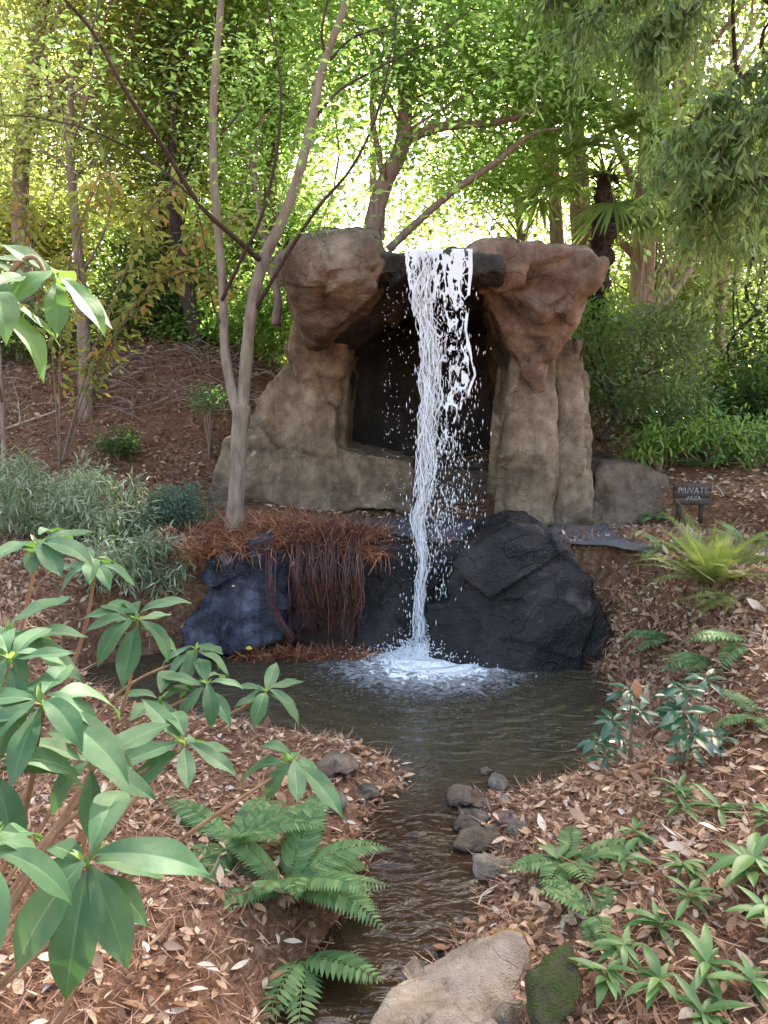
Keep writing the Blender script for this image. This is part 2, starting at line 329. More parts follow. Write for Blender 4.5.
# leaves --------------------------------------------------------------
def leaves(mb, base, dirn, up, length, wid=.3, droop=.3, fold=.25, ns=2, nw=2, r=None, peak=.45, wave=0., tip=1., mid=0.):
    """bent, folded blades; ns segments along, nw across"""
    base = np.asarray(base, float).reshape(-1, 3); n = len(base)
    D = unit(np.asarray(dirn, float).reshape(-1, 3)*np.ones((n, 1))); U = np.asarray(up, float).reshape(-1, 3)*np.ones((n, 1))
    S = unit(np.cross(D, U)); U = np.cross(S, D)
    length = np.ones(n)*length; droop = np.ones(n)*droop; wid = np.ones(n)*wid
    s = np.linspace(0, 1, ns+1)
    ang = droop[:, None]*s[None]*1.6
    ds = 1./ns
    cx = np.concatenate([np.zeros((n, 1)), np.cumsum(np.cos(ang[:, 1:]-ang[:, 1:2]*.5), 1)*ds], 1)
    cz = -np.concatenate([np.zeros((n, 1)), np.cumsum(np.sin(ang[:, 1:]-ang[:, 1:2]*.5), 1)*ds], 1)
    if ns == 2: prof = np.array([.12, 1., .0])
    else:
        prof = np.where(s < peak, np.abs(np.sin(np.pi/2*(s/peak)))**.8, np.abs(np.cos(np.pi/2*((s-peak)/(1-peak))))**tip); prof[0] = .1; prof[-1] = .02
    w = np.linspace(-1, 1, nw+1)
    if mid: w = np.array([-1, -.72, -.4, -.09, 0, .09, .4, .72, 1.]); nw = 8
    X = cx[:, :, None]*length[:, None, None]+0*w; Z = cz[:, :, None]*length[:, None, None]
    W = (prof[None, :, None]*w[None, None])*(wid*length*.5)[:, None, None]
    Z = Z+np.abs(W)*fold
    if wave: Z = Z+(np.sin(s[None, :, None]*11+rng.uniform(0, 6, (n, 1, 1)))*wave)*length[:, None, None]*np.abs(w)[None, None]
    V = base[:, None, None]+X[..., None]*D[:, None, None]+W[..., None]*S[:, None, None]+Z[..., None]*U[:, None, None]
    m_ = (ns+1)*(nw+1)
    q = np.array([[i*(nw+1)+j, i*(nw+1)+j+1, (i+1)*(nw+1)+j+1, (i+1)*(nw+1)+j] for i in range(ns) for j in range(nw)])
    Q = (q[None]+(np.arange(n)*m_)[:, None, None]).reshape(-1, 4)
    rv = (rng.random(n) if r is None else np.ones(n)*r)
    rr_ = np.repeat(rv, m_).reshape(n, ns+1, nw+1)
    if mid: rr_ = np.clip(rr_*.8, 0, .8); rr_[:, :, nw//2] += mid; rr_ += .05*np.sin(s*np.pi*13)[None, :, None]*(np.abs(w) > .2)
    mb.add(V.reshape(-1, 3), Q, None, rr_.ravel())
def kites(mb, base, dirn, up, length, wid=.4, fold=.2, r=None, droop=.15):
    base = np.asarray(base, float).reshape(-1, 3); n = len(base)
    D = unit(np.asarray(dirn, float).reshape(-1, 3)*np.ones((n, 1))); U = np.asarray(up, float).reshape(-1, 3)*np.ones((n, 1))
    S = unit(np.cross(D, U)); U = np.cross(S, D); l = (np.ones(n)*length)[:, None]; w = (np.ones(n)*wid)[:, None]*l*.5
    m1 = base+D*l*.45
    V = np.stack([base, m1+S*w+U*w*fold, base+D*l-U*l*droop, m1-S*w+U*w*fold], 1).reshape(-1, 3)
    k = np.arange(n)[:, None]*4
    T = np.concatenate([k+np.array([[0, 1, 2]]), k+np.array([[0, 2, 3]])])
    mb.add(V, None, T, np.repeat(rng.random(n) if r is None else np.ones(n)*r, 4))
def rdir(n, up=0., spread=1.):
    v = rng.normal(size=(n, 3)); v = unit(v)*spread; v[:, 2] += up; return unit(v)

# ------------------------------------------------------------------ terrain
def WZ(y): return -0.16*sstep(4.1, 1.9, np.asarray(y, float))
def onw(u, v):
    p_ = onz(u, v, 0.)
    for _ in range(6): p_ = onz(u, v, float(WZ(p_[1])))
    return p_
WPX = [(205, 650), (240, 648), (300, 640), (360, 642), (450, 648), (540, 655), (585, 668), (606, 690), (612, 716), (598, 745), (575, 766), (535, 778), (490, 786),
       (458, 795), (448, 812), (460, 835), (474, 870), (466, 905), (446, 935), (424, 958), (392, 985), (378, 1030), (372, 1060),
       (292, 1060), (304, 1010), (322, 975), (350, 930), (376, 885), (384, 845), (394, 810), (412, 797), (418, 782), (404, 760), (372, 745), (320, 738), (240, 730), (170, 722), (115, 708), (85, 692), (95, 668), (150, 655)]
WP = np.array([onw(*p_)[:2] for p_ in WPX])
WP = np.vstack([WP[:23], [[.02, 1.2]], [[-.3, 1.2]], WP[23:]])
# smooth polygon
WPS = spline(np.vstack([np.c_[WP, np.zeros(len(WP))], [[WP[0][0], WP[0][1], 0]]]), 160)[:-1, :2]
def sdw(x, y):
    P_ = np.stack([x, y], -1); d = np.full(x.shape, 1e9); ins = np.zeros(x.shape, bool); n = len(WPS)
    for i in range(n):
        a, b = WPS[i], WPS[(i+1) % n]; e = b-a; w = P_-a
        t = np.clip((w@e)/(e@e+1e-12), 0, 1); q = w-t[..., None]*e; d = np.minimum(d, np.hypot(q[..., 0], q[..., 1]))
        c = ((a[1] > y) != (b[1] > y)); 
        if abs(e[1]) > 1e-12: ins ^= c & (x < e[0]*(y-a[1])/e[1]+a[0])
    return np.where(ins, -d, d)
CPT = np.array([(0, 0, .6), (-1.5, 0, .65), (1.5, 0, .8), (-1, 1.6, .4), (-.5, 2.1, .16), (-2, 2.5, .42), (-1.2, 3.2, .26), (-1.8, 4.2, .15), (-3.2, 4.4, .35), (-.8, 4.2, .14), (-.6, 3.2, .12),
    (-3, 6.3, .72), (-2.3, 7, .93), (-4.2, 7.6, 1.15), (-1.5, 7.3, .97), (-1.4, 6.6, .9), (0, 6.9, .93), (1.4, 6.8, .92), (0, 8.4, .95), (1.5, 7.8, .96),
    (2.3, 6.2, .95), (2.9, 5.1, .98), (3.5, 3.8, 1.05), (3.9, 2.2, 1.15), (1.9, 5.2, .5), (1.7, 4.4, .36), (1.25, 4.1, .14), (2.3, 4.0, .72), (1.0, 3.4, .16), (1.6, 3.2, .42), (2.5, 3, .85), (1.4, 2.3, .46), (.85, 2.2, .2), (2.2, 1.8, .8), (.7, 1.6, .3),
    (-2.0, 8.6, 1.2), (-4, 9, 1.6), (-5.5, 9, 1.7), (-3.0, 9.6, 2.0), (-5, 10.6, 2.72), (-3.6, 10.4, 2.74), (-2.3, 10.2, 2.68), (-1, 11, 2.5), (-7, 10.5, 2.8), (-6, 7, 1.4), (-6, 4, .7), (-5, 1, .8),
    (2.6, 9, 1.72), (4.0, 8.6, 1.62), (3.0, 7.4, 1.12), (4.2, 6.6, 1.2), (5.2, 8, 1.5), (5.5, 5.5, 1.3), (5.5, 3, 1.3), (5, 0, 1.2), (5.2, 12, 2.15), (2.2, 12, 2.3), (0, 12.5, 2.5), (-3, 13.5, 2.8), (-7, 13.5, 2.8), (7, 10, 1.9), (7.5, 13.5, 2.2)], float)
def _tk(r): return np.where(r > 1e-9, r*r*np.log(r+1e-12), 0)
_n = len(CPT); _A = np.zeros((_n+3, _n+3)); _d = np.hypot(CPT[:, None, 0]-CPT[None, :, 0], CPT[:, None, 1]-CPT[None, :, 1])
_A[:_n, :_n] = _tk(_d)+np.eye(_n)*.02; _A[:_n, _n] = 1; _A[:_n, _n+1:] = CPT[:, :2]; _A[_n, :_n] = 1; _A[_n+1:, :_n] = CPT[:, :2].T
_W = np.linalg.solve(_A, np.r_[CPT[:, 2], 0, 0, 0])
PATHC = spline(np.array([(-1.7, 7.55, 0), (-.5, 7.5, 0), (.8, 7.48, 0), (1.6, 7.42, 0), (2.4, 7.05, 0), (3.05, 6.3, 0), (3.45, 5.1, 0), (3.8, 3.5, 0), (4.3, 1.8, 0), (4.6, 0, 0)], float), 60)[:, :2]
def dpath(x, y):
    d = np.full(x.shape, 1e9)
    for i in range(len(PATHC)-1):
        a, b = PATHC[i], PATHC[i+1]; e = b-a; wx, wy = x-a[0], y-a[1]
        t = np.clip((wx*e[0]+wy*e[1])/(e@e), 0, 1); d = np.minimum(d, np.hypot(wx-t*e[0], wy-t*e[1]))
    return d
def pathz(x, y): return .955+.0*x+.12*sstep(5.5, 2.5, y)
def height(x, y, full=True):
    x = np.asarray(x, float); y = np.asarray(y, float); sh = x.shape; x = x.ravel(); y = y.ravel()
    xc = np.clip(x, -7.5, 7.8); yc = np.clip(y, -.5, 13.8)
    b = np.zeros_like(x)+_W[_n]+_W[_n+1]*xc+_W[_n+2]*yc
    for i in range(_n): b += _W[i]*_tk(np.hypot(xc-CPT[i, 0], yc-CPT[i, 1]))
    P3 = np.stack([x, y, 0*x], -1)
    b += .05*fbm(P3, 1.1, 3, 3)+.022*fbm(P3, 6., 3, 9)
    far = sstep(14, 30, np.hypot(x, y)); b = b*(1-far)+2.6*far
    near = (np.abs(x) < 5) & (y < 8) & (y > 0)
    z = b.copy()
    if near.any():
        xn, yn = x[near], y[near]
        dp = dpath(xn, yn); k = 1-sstep(.62, 1.0, dp); bz = b[near]*(1-k)+(pathz(xn, yn)-.02)*k
        sd = sdw(xn, yn)+.05*fbm(P3[near], 4., 3, 5)
        bw = np.where(yn > 6.0, .22, .38)+.6*sstep(1.3, 1.7, xn)
        wz = WZ(yn); t = sstep(-.02, 1, sd/bw)
        t = np.maximum(t, (1-sstep(.70, 1.0, dp))*(sd > 0)*np.maximum(sstep(1.9, 2.3, xn), sstep(6.5, 6.72, yn))); zz = (wz-.03)*(1-t)+np.maximum(bz, wz+.03)*t
        zz = np.where(sd < 0, wz-.03-.16*np.clip(-sd/.25, 0, 1), zz)
        z[near] = zz
    return z.reshape(sh)
def hz(x, y): return float(height(np.array([x]), np.array([y]))[0])
GX = np.concatenate([[-160, -80, -40, -20, -12], np.arange(-8, 8.01, .045), [12, 20, 40, 80, 160]])
GY = np.concatenate([[-60, -20, -8, -3], np.arange(-1, 14.01, .045), np.arange(14.6, 24, .6), [30, 45, 80, 180]])
XX, YY = np.meshgrid(GX, GY); ZZ = height(XX, YY)
nx, ny = len(GX), len(GY)
mb = MB(); i = np.arange(ny-1)[:, None]*nx; j = np.arange(nx-1)[None]
mb.add(np.stack([XX, YY, ZZ], -1).reshape(-1, 3), np.stack([i+j, i+j+1, i+j+nx+1, i+j+nx], -1).reshape(-1, 4))
tag(mb.build('ground', 'ground'), kind='structure')
def gz(x, y):   # fast bilinear lookup from the ground grid
    x = np.atleast_1d(np.asarray(x, float)); y = np.atleast_1d(np.asarray(y, float))
    a = np.clip(np.searchsorted(GX, x)-1, 0, nx-2); b = np.clip(np.searchsorted(GY, y)-1, 0, ny-2)
    fx = np.clip((x-GX[a])/(GX[a+1]-GX[a]), 0, 1); fy = np.clip((y-GY[b])/(GY[b+1]-GY[b]), 0, 1)
    return (ZZ[b, a]*(1-fx)+ZZ[b, a+1]*fx)*(1-fy)+(ZZ[b+1, a]*(1-fx)+ZZ[b+1, a+1]*fx)*fy
def ghit(u, v, far=30.):
    d = ray(u, v); t = np.arange(.8, far, .01); P_ = np.array([0, 0, HC])+t[:, None]*d
    below = P_[:, 2] < gz(P_[:, 0], P_[:, 1]); k = np.argmax(below) if below.any() else len(t)-1
    return P_[k]
# path ribbon
mb = MB(); PC3 = PATHC; T = unit(np.gradient(PC3, axis=0)); Nn = np.stack([-T[:, 1], T[:, 0]], 1)
rows = []
for k in np.linspace(-1, 1, 9):
    w = .68+.04*np.sin(np.arange(len(PC3))*1.3+k*3)
    q = PC3+Nn*(k*w)[:, None]; rows.append(np.c_[q, pathz(q[:, 0], q[:, 1])+.004-.012*abs(k)**4])
V = np.stack(rows, 1); n = len(PC3); i = np.arange(n-1)[:, None]*9; j = np.arange(8)[None]
mb.add(V.reshape(-1, 3), np.stack([i+j+1, i+j, i+j+9, i+j+10], -1).reshape(-1, 4))
tag(mb.build('path', 'path'), kind='structure')
# water sheet
gx = np.arange(-2.6, 2.4, .035); gy = np.arange(1.2, 7.1, .035); XX2, YY2 = np.meshgrid(gx, gy)
dI = np.hypot(XX2-IMPACT[0], YY2-IMPACT[1]); P3 = np.stack([XX2, YY2*1.6, 0*XX2], -1)
Z2 = WZ(YY2)+.012*np.sin(dI*26)*np.exp(-dI*1.1)+.007*fbm(P3.reshape(-1, 3), 5, 3, 2).reshape(XX2.shape)+.03*np.exp(-(dI/.25)**2)
Z2 += .022*sstep(4.2, 3.6, YY2)*fbm(P3.reshape(-1, 3), 7, 3, 12).reshape(XX2.shape)
keep = sdw(XX2.ravel(), YY2.ravel()).reshape(XX2.shape) < .16
mb = MB(); i = np.arange(len(gy)-1)[:, None]*len(gx); j = np.arange(len(gx)-1)[None]
kq = (keep[:-1, :-1] & keep[1:, 1:]).ravel()
mb.add(np.stack([XX2, YY2, Z2], -1).reshape(-1, 3), np.stack([i+j, i+j+1, i+j+len(gx)+1, i+j+len(gx)], -1).reshape(-1, 4)[kq])
tag(mb.build('pond_water', 'water'), kind='structure')

# ------------------------------------------------------------------ rocks
import bmesh
def hull_rock(name, hulls, mat, parent=None, vox=.03, amp=.05, facet=.06, fscale=1.6, seed=0, smooth=2, fine=.019, label=None, vst=1.):
    bm = bmesh.new()
    for pts in hulls:
        vs = [bm.verts.new(tuple(p_)) for p_ in pts]
        r_ = bmesh.ops.convex_hull(bm, input=vs)
        junk = [e for e in r_['geom_interior'] if isinstance(e, bmesh.types.BMVert)]
        if junk: bmesh.ops.delete(bm, geom=junk, context='VERTS')
    bmesh.ops.recalc_face_normals(bm, faces=bm.faces)
    me = bpy.data.meshes.new(name); bm.to_mesh(me); bm.free()
    o = bpy.data.objects.new('tmp', me); COL.objects.link(o)
    md = o.modifiers.new('r', 'REMESH'); md.mode = 'VOXEL'; md.voxel_size = vox
    ms = o.modifiers.new('s', 'SMOOTH'); ms.iterations = smooth; ms.factor = .6
    dg = bpy.context.evaluated_depsgraph_get(); dg.update()
    m2 = bpy.data.meshes.new_from_object(o.evaluated_get(dg)); m2.name = name
    bpy.data.objects.remove(o)
    n = len(m2.vertices); co = np.zeros(n*3, np.float32); m2.vertices.foreach_get('co', co); co = co.reshape(-1, 3).astype(float)
    nr = np.zeros(n*3, np.float32); m2.vertices.foreach_get('normal', nr); nr = nr.reshape(-1, 3)
    w = co+.12*np.stack([fbm(co, 1.5, 2, seed+k*5) for k in (1, 2, 3)], 1)
    f1, f2, cid, off = cells(w*np.array([1, 1, vst]), fscale, seed)
    tilt = np.stack([np.cos(cid*40), np.sin(cid*57), np.cos(cid*91)], 1)
    d = facet*((cid-.5)*.45+(off*tilt).sum(1)*fscale*1.1)
    crack = -facet*.16*np.exp(-((f2-f1)/.022)**2)*(vnoise(co, 3., seed+9) > -.2)
    d = d+crack+amp*fbm(co, 1.4, 4, seed+30)+fine*fbm(co, 9, 4, seed+60, .6)+fine*.8*(1-2*np.abs(fbm(co, 3.2, 4, seed+61)))*2
    co = co+nr*d[:, None]
    m2.vertices.foreach_set('co', co.astype(np.float32).ravel()); m2.polygons.foreach_set('use_smooth', np.ones(len(m2.polygons), bool))
    m2.update(); m2.materials.clear(); m2.materials.append(M[mat])
    o = link(name, m2, parent)
    if label: o['label'] = label
    return o
def hp(front, back=None, dy=None):
    """front: [(u,v,Y)], back: the same outline pushed back by dy metres (kept at its real place)"""
    P_ = [at(*f) for f in front]
    if dy: P_ += [p_+np.array([0, dy, 0]) for p_ in P_]
    if back: P_ += [at(*f) for f in back]
    return P_

g0 = at(430, 510, 8.6)
gr = thing('rock_grotto', (g0[0], 8.2, .95), 'big tan artificial rock grotto with two overhanging boulders and a dark hollow behind the waterfall', 'grotto')
hull_rock('overhang_boulder', [hp([(284, 256, 7.0), (300, 240, 6.9), (328, 229, 6.8), (360, 226, 6.9), (381, 240, 6.75), (385, 262, 6.7), (376, 290, 6.8), (352, 318, 7.0), (318, 338, 7.4), (300, 325, 7.3), (288, 298, 7.1), (330, 270, 6.55)],
    [(278, 262, 8.6), (300, 240, 8.6), (372, 238, 8.6), (385, 300, 8.6), (315, 345, 8.4)])], 'grotto', gr, .026, .05, .08, 1.15, 3, label='rounded left overhanging boulder')
hull_rock('overhang_boulder', [hp([(468, 256, 6.9), (482, 245, 6.95), (530, 243, 6.95), (590, 252, 7.0), (600, 262, 7.0), (592, 285, 7.0), (560, 300, 7.1), (520, 310, 7.2), (478, 262, 6.9)],
    [(470, 254, 8.4), (580, 252, 8.6), (590, 290, 8.5), (480, 290, 8.4)]),
    hp([(500, 285, 7.15), (590, 280, 7.1), (574, 322, 7.2), (552, 360, 7.45), (535, 362, 7.6), (512, 330, 7.5), (540, 310, 6.95)], [(500, 290, 8.4), (580, 290, 8.4), (545, 365, 8.3)]),
    hp([(484, 288, 7.3), (525, 290, 7.2), (548, 350, 7.5), (546, 392, 7.62), (534, 400, 7.66), (516, 350, 7.65), (500, 318, 7.5)], None, .7)],
    'grotto_pink', gr, .026, .035, .06, 1.2, 11, label='wide flat-topped right overhanging boulder tapering down to the column')
hull_rock('lip_slab', [hp([(376, 253, 6.72), (500, 256, 6.78), (500, 281, 6.9), (476, 284, 6.95), (400, 284, 6.95), (376, 283, 6.9), (376, 275, 6.72), (500, 272, 6.78)], [(370, 262, 8.6), (500, 262, 8.6), (500, 288, 8.6), (370, 288, 8.6)])], 'grotto_wet_shade', gr, .022, .04, .06, 3, 21, label='dark wet slab the water runs over')
hull_rock('column', [hp([(514, 335, 7.75), (555, 345, 7.7), (545, 420, 7.6), (555, 526, 7.45), (508, 524, 7.5), (511, 420, 7.65)], None, .9),
    hp([(548, 345, 7.95), (585, 348, 7.95), (590, 430, 7.85), (596, 528, 7.6), (556, 530, 7.65), (560, 420, 7.9)], None, .9),
    hp([(560, 340, 8.0), (578, 344, 8.0), (584, 520, 7.9), (556, 520, 7.9)], None, .6)],
    'grotto_wall', gr, .026, .045, .06, 1.9, 31, vst=.3, label='right rock column with a vertical groove')
hull_rock('side_wall', [hp([(296, 318, 7.9), (345, 322, 7.9), (342, 372, 8.2), (322, 400, 8.3), (296, 380, 8.3), (284, 350, 8.3)], None, .9), hp([(214, 480, 8.35), (226, 440, 8.5), (262, 434, 8.5), (340, 446, 8.45), (410, 462, 8.5), (412, 512, 8.3), (208, 514, 8.2)], None, 1.),
    hp([(250, 440, 8.6), (254, 400, 8.6), (266, 382, 8.6), (302, 345, 8.4), (306, 445, 8.5)], None, .9),
    hp([(299, 345, 8.35), (335, 330, 8.2), (338, 455, 8.4), (300, 452, 8.35)], None, 1.),
    hp([(330, 335, 8.5), (350, 330, 8.5), (346, 400, 8.6), (346, 450, 8.6), (330, 450, 8.55)], None, 1.1)],
    'grotto_wall', gr, .026, .05, .055, 1.4, 41, vst=.45, label='left rock wall in stepped blocks')
hull_rock('back_wall', [hp([(325, 255, 9.5), (545, 255, 9.5), (545, 520, 9.5), (325, 520, 9.5)], None, .5)], 'grotto_wet_shade', gr, .04, .09, .08, 1.3, 51)
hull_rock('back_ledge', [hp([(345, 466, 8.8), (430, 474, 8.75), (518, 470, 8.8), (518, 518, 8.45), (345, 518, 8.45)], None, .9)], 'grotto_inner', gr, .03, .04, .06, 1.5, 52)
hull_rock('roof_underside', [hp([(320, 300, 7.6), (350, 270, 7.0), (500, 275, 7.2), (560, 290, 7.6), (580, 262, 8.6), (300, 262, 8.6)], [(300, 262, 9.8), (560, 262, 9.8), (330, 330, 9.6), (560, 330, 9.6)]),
    hp([(330, 315, 7.7), (385, 290, 7.4), (400, 310, 8.0), (360, 345, 8.2), (335, 345, 8.1)], None, 1.2)], 'grotto_wet_shade', gr, .035, .06, .09, 1.6, 61)
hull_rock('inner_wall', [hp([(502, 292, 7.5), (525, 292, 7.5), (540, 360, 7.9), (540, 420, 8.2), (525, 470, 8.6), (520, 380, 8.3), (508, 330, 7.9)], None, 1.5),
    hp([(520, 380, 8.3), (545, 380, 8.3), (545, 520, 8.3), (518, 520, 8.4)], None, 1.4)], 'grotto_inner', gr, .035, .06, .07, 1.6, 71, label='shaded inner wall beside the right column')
hull_rock('inner_wall', [hp([(325, 300, 8.6), (346, 300, 8.6), (345, 465, 9.), (325, 465, 9.)], None, 1.)], 'grotto_wet_shade', gr, .035, .06, .07, 1.6, 75)
# retaining rocks
WL = 'rocks edging the back of the pond'
def rock_thing(name, hulls, mat, label, group=None, cat='rock', **kw):
    o = hull_rock(name, hulls, mat, None, **kw); o['label'] = label; o['category'] = cat
    if group: o['group'] = group
    return o
rock_thing('wet_rock', [hp([(200, 610, 6.5), (212, 560, 6.55), (228, 546, 6.6), (270, 545, 6.6), (284, 560, 6.5), (282, 640, 6.42), (240, 650, 6.4), (208, 652, 6.45)], None, .45)], 'rock_blue', 'shiny blue wet rock at the left end of the pond wall', WL, vox=.018, amp=.03, facet=.06, fscale=2.4, seed=81, fine=.024)
rock_thing('wet_rock', [hp([(184, 622, 6.35), (200, 612, 6.4), (215, 625, 6.35), (212, 655, 6.25), (186, 655, 6.3)], None, .3)], 'rock_blue', 'low blackish blue rock at the waterline left of the blue wet rock', WL, vox=.02, amp=.03, facet=.04, fscale=3, seed=84)
rock_thing('wet_rock', [hp([(281, 560, 6.62), (290, 550, 6.65), (312, 552, 6.65), (314, 628, 6.55), (284, 630, 6.55)], None, .4)], 'rock_blue', 'narrow dark slate rock between the blue wet rock and the hanging straw', WL, vox=.02, amp=.02, facet=.03, fscale=3, seed=82)
rock_thing('wet_rock', [hp([(300, 556, 6.75), (372, 556, 6.75), (372, 650, 6.6), (300, 650, 6.6)], None, .35)], 'rock_brownwet', 'brown wet rock hidden behind the curtain of hanging straw', WL, vox=.025, amp=.03, facet=.04, fscale=2.5, seed=83)
rock_thing('wet_rock', [hp([(358, 556, 6.62), (372, 547, 6.65), (412, 546, 6.65), (415, 600, 6.6), (412, 652, 6.5), (357, 652, 6.52)], None, .45)], 'rock_black', 'flat faced charcoal rock left of where the water falls', WL, vox=.022, amp=.03, facet=.05, fscale=2.2, seed=85)
rock_thing('wet_rock', [hp([(408, 550, 6.68), (470, 548, 6.68), (475, 600, 6.65), (478, 655, 6.55), (405, 655, 6.55)], None, .4)], 'rock_black', 'charcoal rock directly behind the foot of the waterfall', WL, vox=.022, amp=.03, facet=.05, fscale=2.2, seed=86)
rock_thing('wet_boulder', [hp([(448, 585, 6.4), (462, 560, 6.4), (486, 541, 6.4), (512, 526, 6.42), (538, 526, 6.42), (572, 552, 6.4), (592, 582, 6.4), (590, 604, 6.35), (450, 608, 6.35), (520, 600, 6.2)], None, .7), hp([(428, 606, 6.42), (470, 600, 6.3), (560, 596, 6.22), (600, 604, 6.3), (618, 640, 6.25), (616, 672, 6.15), (520, 680, 6.02), (428, 662, 6.32)], None, .7)], 'rock_black', 'largest black boulder with a peaked top right of the waterfall', WL, 'boulder', vox=.02, amp=.04, facet=.05, fscale=1.2, seed=93)
# right side boulder
rock_thing('side_boulder', [hp([(594, 475, 7.9), (604, 464, 8.0), (640, 462, 8.0), (668, 474, 8.0), (676, 492, 7.9), (672, 522, 7.7), (592, 530, 7.6)], None, .8)], 'rock_side', 'brown half buried boulder beside the right column of the grotto', None, 'boulder', vox=.025, amp=.05, facet=.05, fscale=1.4, seed=92)
# foreground rocks
G1 = 'rocks in the foreground stream'
def gpt(u, v): return ghit(u, v)
b0 = onw(452, 1010)
rock_thing('foreground_rock', [hp([(378, 1012, 2.35), (388, 980, 2.45), (415, 957, 2.6), (452, 952, 2.62), (470, 948, 2.65), (505, 936, 2.7), (521, 940, 2.72), (526, 965, 2.6), (520, 1000, 2.45), (450, 1012, 2.2), (400, 1050, 2.05), (375, 1050, 2.1), (480, 1050, 2.15), (505, 1030, 2.3)], [(400, 1060, 2.5), (520, 1000, 2.75)])], 'rock_tan', 'large sunlit tan rock at the bottom centre beside the stream', G1, vox=.014, amp=.03, facet=.045, fscale=3.2, seed=95, fine=.01)
rock_thing('mossy_rock', [hp([(536, 1004, 2.25), (552, 978, 2.32), (578, 966, 2.4), (586, 980, 2.35), (582, 1005, 2.28), (560, 1030, 2.2), (536, 1040, 2.15)], None, .12)], 'rock_moss', 'dark green mossy rock right of the large tan rock', G1, vox=.012, amp=.012, facet=.02, fscale=5, seed=96, fine=.008)
def pebble(name, u, v, wpx, hpx, mat, label, group, seed, Yadj=0):
    p_ = ghit(u, v+hpx*.35); pw = onw(u, v+hpx*.35); p_ = pw if pw[1] < p_[1] else p_; wpx *= 1.25; hpx *= 1.05; sc_ = p_[1]/FPX/.93; rx = wpx*sc_/2; rz = hpx*sc_/2; c = p_+[0, 0, rz*.45]
    q = unit(rng.normal(size=(16, 3)))*np.array([rx, rx*.9, rz])*rng.uniform(.85, 1.1, (16, 1))
    return rock_thing(name, [c+q], mat, label, group, 'stone', vox=max(.006, rx/9), amp=rx*.12, facet=rx*.15, fscale=1.2/rx, seed=seed, smooth=3, fine=rx*.04)
G2 = 'stones along the narrow stream'
for k, (u, v, w, h, mt, lb) in enumerate([
    (476, 793, 42, 26, 'rock_side', 'dark grey stone at the pond outlet with a small tan stone on its right'),
    (496, 781, 22, 16, 'stone_pale', 'small tan stone at the pond outlet, farthest of the stream stones'),
    (473, 811, 44, 12, 'stone_grey', 'flat dark wet stone just below the dark grey outlet stone'),
    (507, 817, 22, 20, 'stone_pink', 'round pinkish stone on the right bank of the stream'),
    (517, 826, 20, 16, 'stone_pale', 'pale angular stone right of the round pinkish stone'),
    (466, 822, 28, 10, 'stone_grey', 'thin wet grey stone lying in the water mid stream'),
    (476, 838, 42, 14, 'rock_side', 'flat brown wet slab half under the stream water'),
    (493, 862, 34, 28, 'rock_tan', 'pale yellowish stone with a mossy top beside the stream bend'),
    (524, 845, 11, 9, 'stone_pink', 'tiny purple pebble on the right bank'),
    (518, 878, 16, 12, 'stone_grey', 'small grey stone in the straw below the pale yellowish stone'),
    (488, 803, 18, 10, 'stone_pink', 'small flat pinkish stone wedged between the dark grey outlet stones'),
    (505, 800, 13, 9, 'stone_pale', 'little pale stone on the leaf edge of the pond outlet'),
    (494, 829, 16, 10, 'stone_pale', 'small flat pale stone above the brown wet slab'),
    (498, 846, 14, 9, 'stone_pink', 'small pinkish stone just behind the pale yellowish stone'),
    (485, 770, 12, 7, 'stone_grey', 'tiny grey stone at the water edge beyond the small tan outlet stone'),
    (339, 764, 42, 24, 'rock_side', 'round brown stone on the left bank behind the fern'),
    (330, 798, 34, 26, 'stone_pale', 'pale block of stone on the left bank above the fern'),
    (368, 790, 24, 12, 'stone_pale', 'flat pale stone on the left bank by the pond outlet')]):
    pebble('stream_stone', u, v, w, h, mt, lb, G2, 200+k)

# ------------------------------------------------------------------ waterfall
wf = thing('waterfall', (IMPACT[0], IMPACT[1]+.1, 0), 'narrow white waterfall dropping from the grotto lip into the pond', 'waterfall')
def fy(v): # depth of the falling water at image row v
    t = np.clip((np.asarray(v, float)-250)/400, 0, 1); return 6.66-.16*np.sqrt(t)
def atv(u, v, Y):
    a = (u-384)/FPX; b = -(v-512)/FPX; dy = CP+b*SP; t = Y/dy
    return np.stack([a*t, Y*np.ones_like(t), HC+(-SP+b*CP)*t], -1)
cv = [248, 300, 350, 400, 440, 470, 500, 520, 560, 600, 648]
cu = [424, 423, 430, 430, 426, 426, 423, 417, 424, 419, 420]
cw = [13, 11, 10, 9, 8, 9, 8, 6.5, 5, 5, 6]
mbj = MB()
vs = np.linspace(249, 650, 150)
for k in range(340):
    if k < 12: v0, v1 = 249, 650
    else: v0 = rng.uniform(249, 635); v1 = min(650, v0+rng.uniform(10, 75))
    nn = 90 if k < 14 else 26
    v = np.linspace(v0, v1, nn); ph, fr = rng.uniform(0, 6, 2), rng.uniform(.02, .08, 2); o_ = rng.normal()*.42
    u = np.interp(v, cv, cu)+(o_+.5*np.sin(v*fr[0]+ph[0])+.25*np.sin(v*fr[1]*2.7+ph[1]))*np.interp(v, cv, cw)*.9+2.4*vnoise(np.stack([v*.035, v*0+1., v*0], -1), 1, 4)
    Y = fy(v)+.04*np.sin(v*fr[1]+ph[0])
    rad = rng.uniform(.002, .0072 if k >= 14 else .006)*(1+.8*vnoise(np.stack([v*.16, v*0+k*1.7, v*0], -1), 1, 8))*np.sin(np.linspace(.15, 3., nn))**.4
    tube(mbj, atv(u, v, Y), np.maximum(rad, .0012), 6, smooth=False)
mbj.build('falling_jet', 'whitewater', wf)
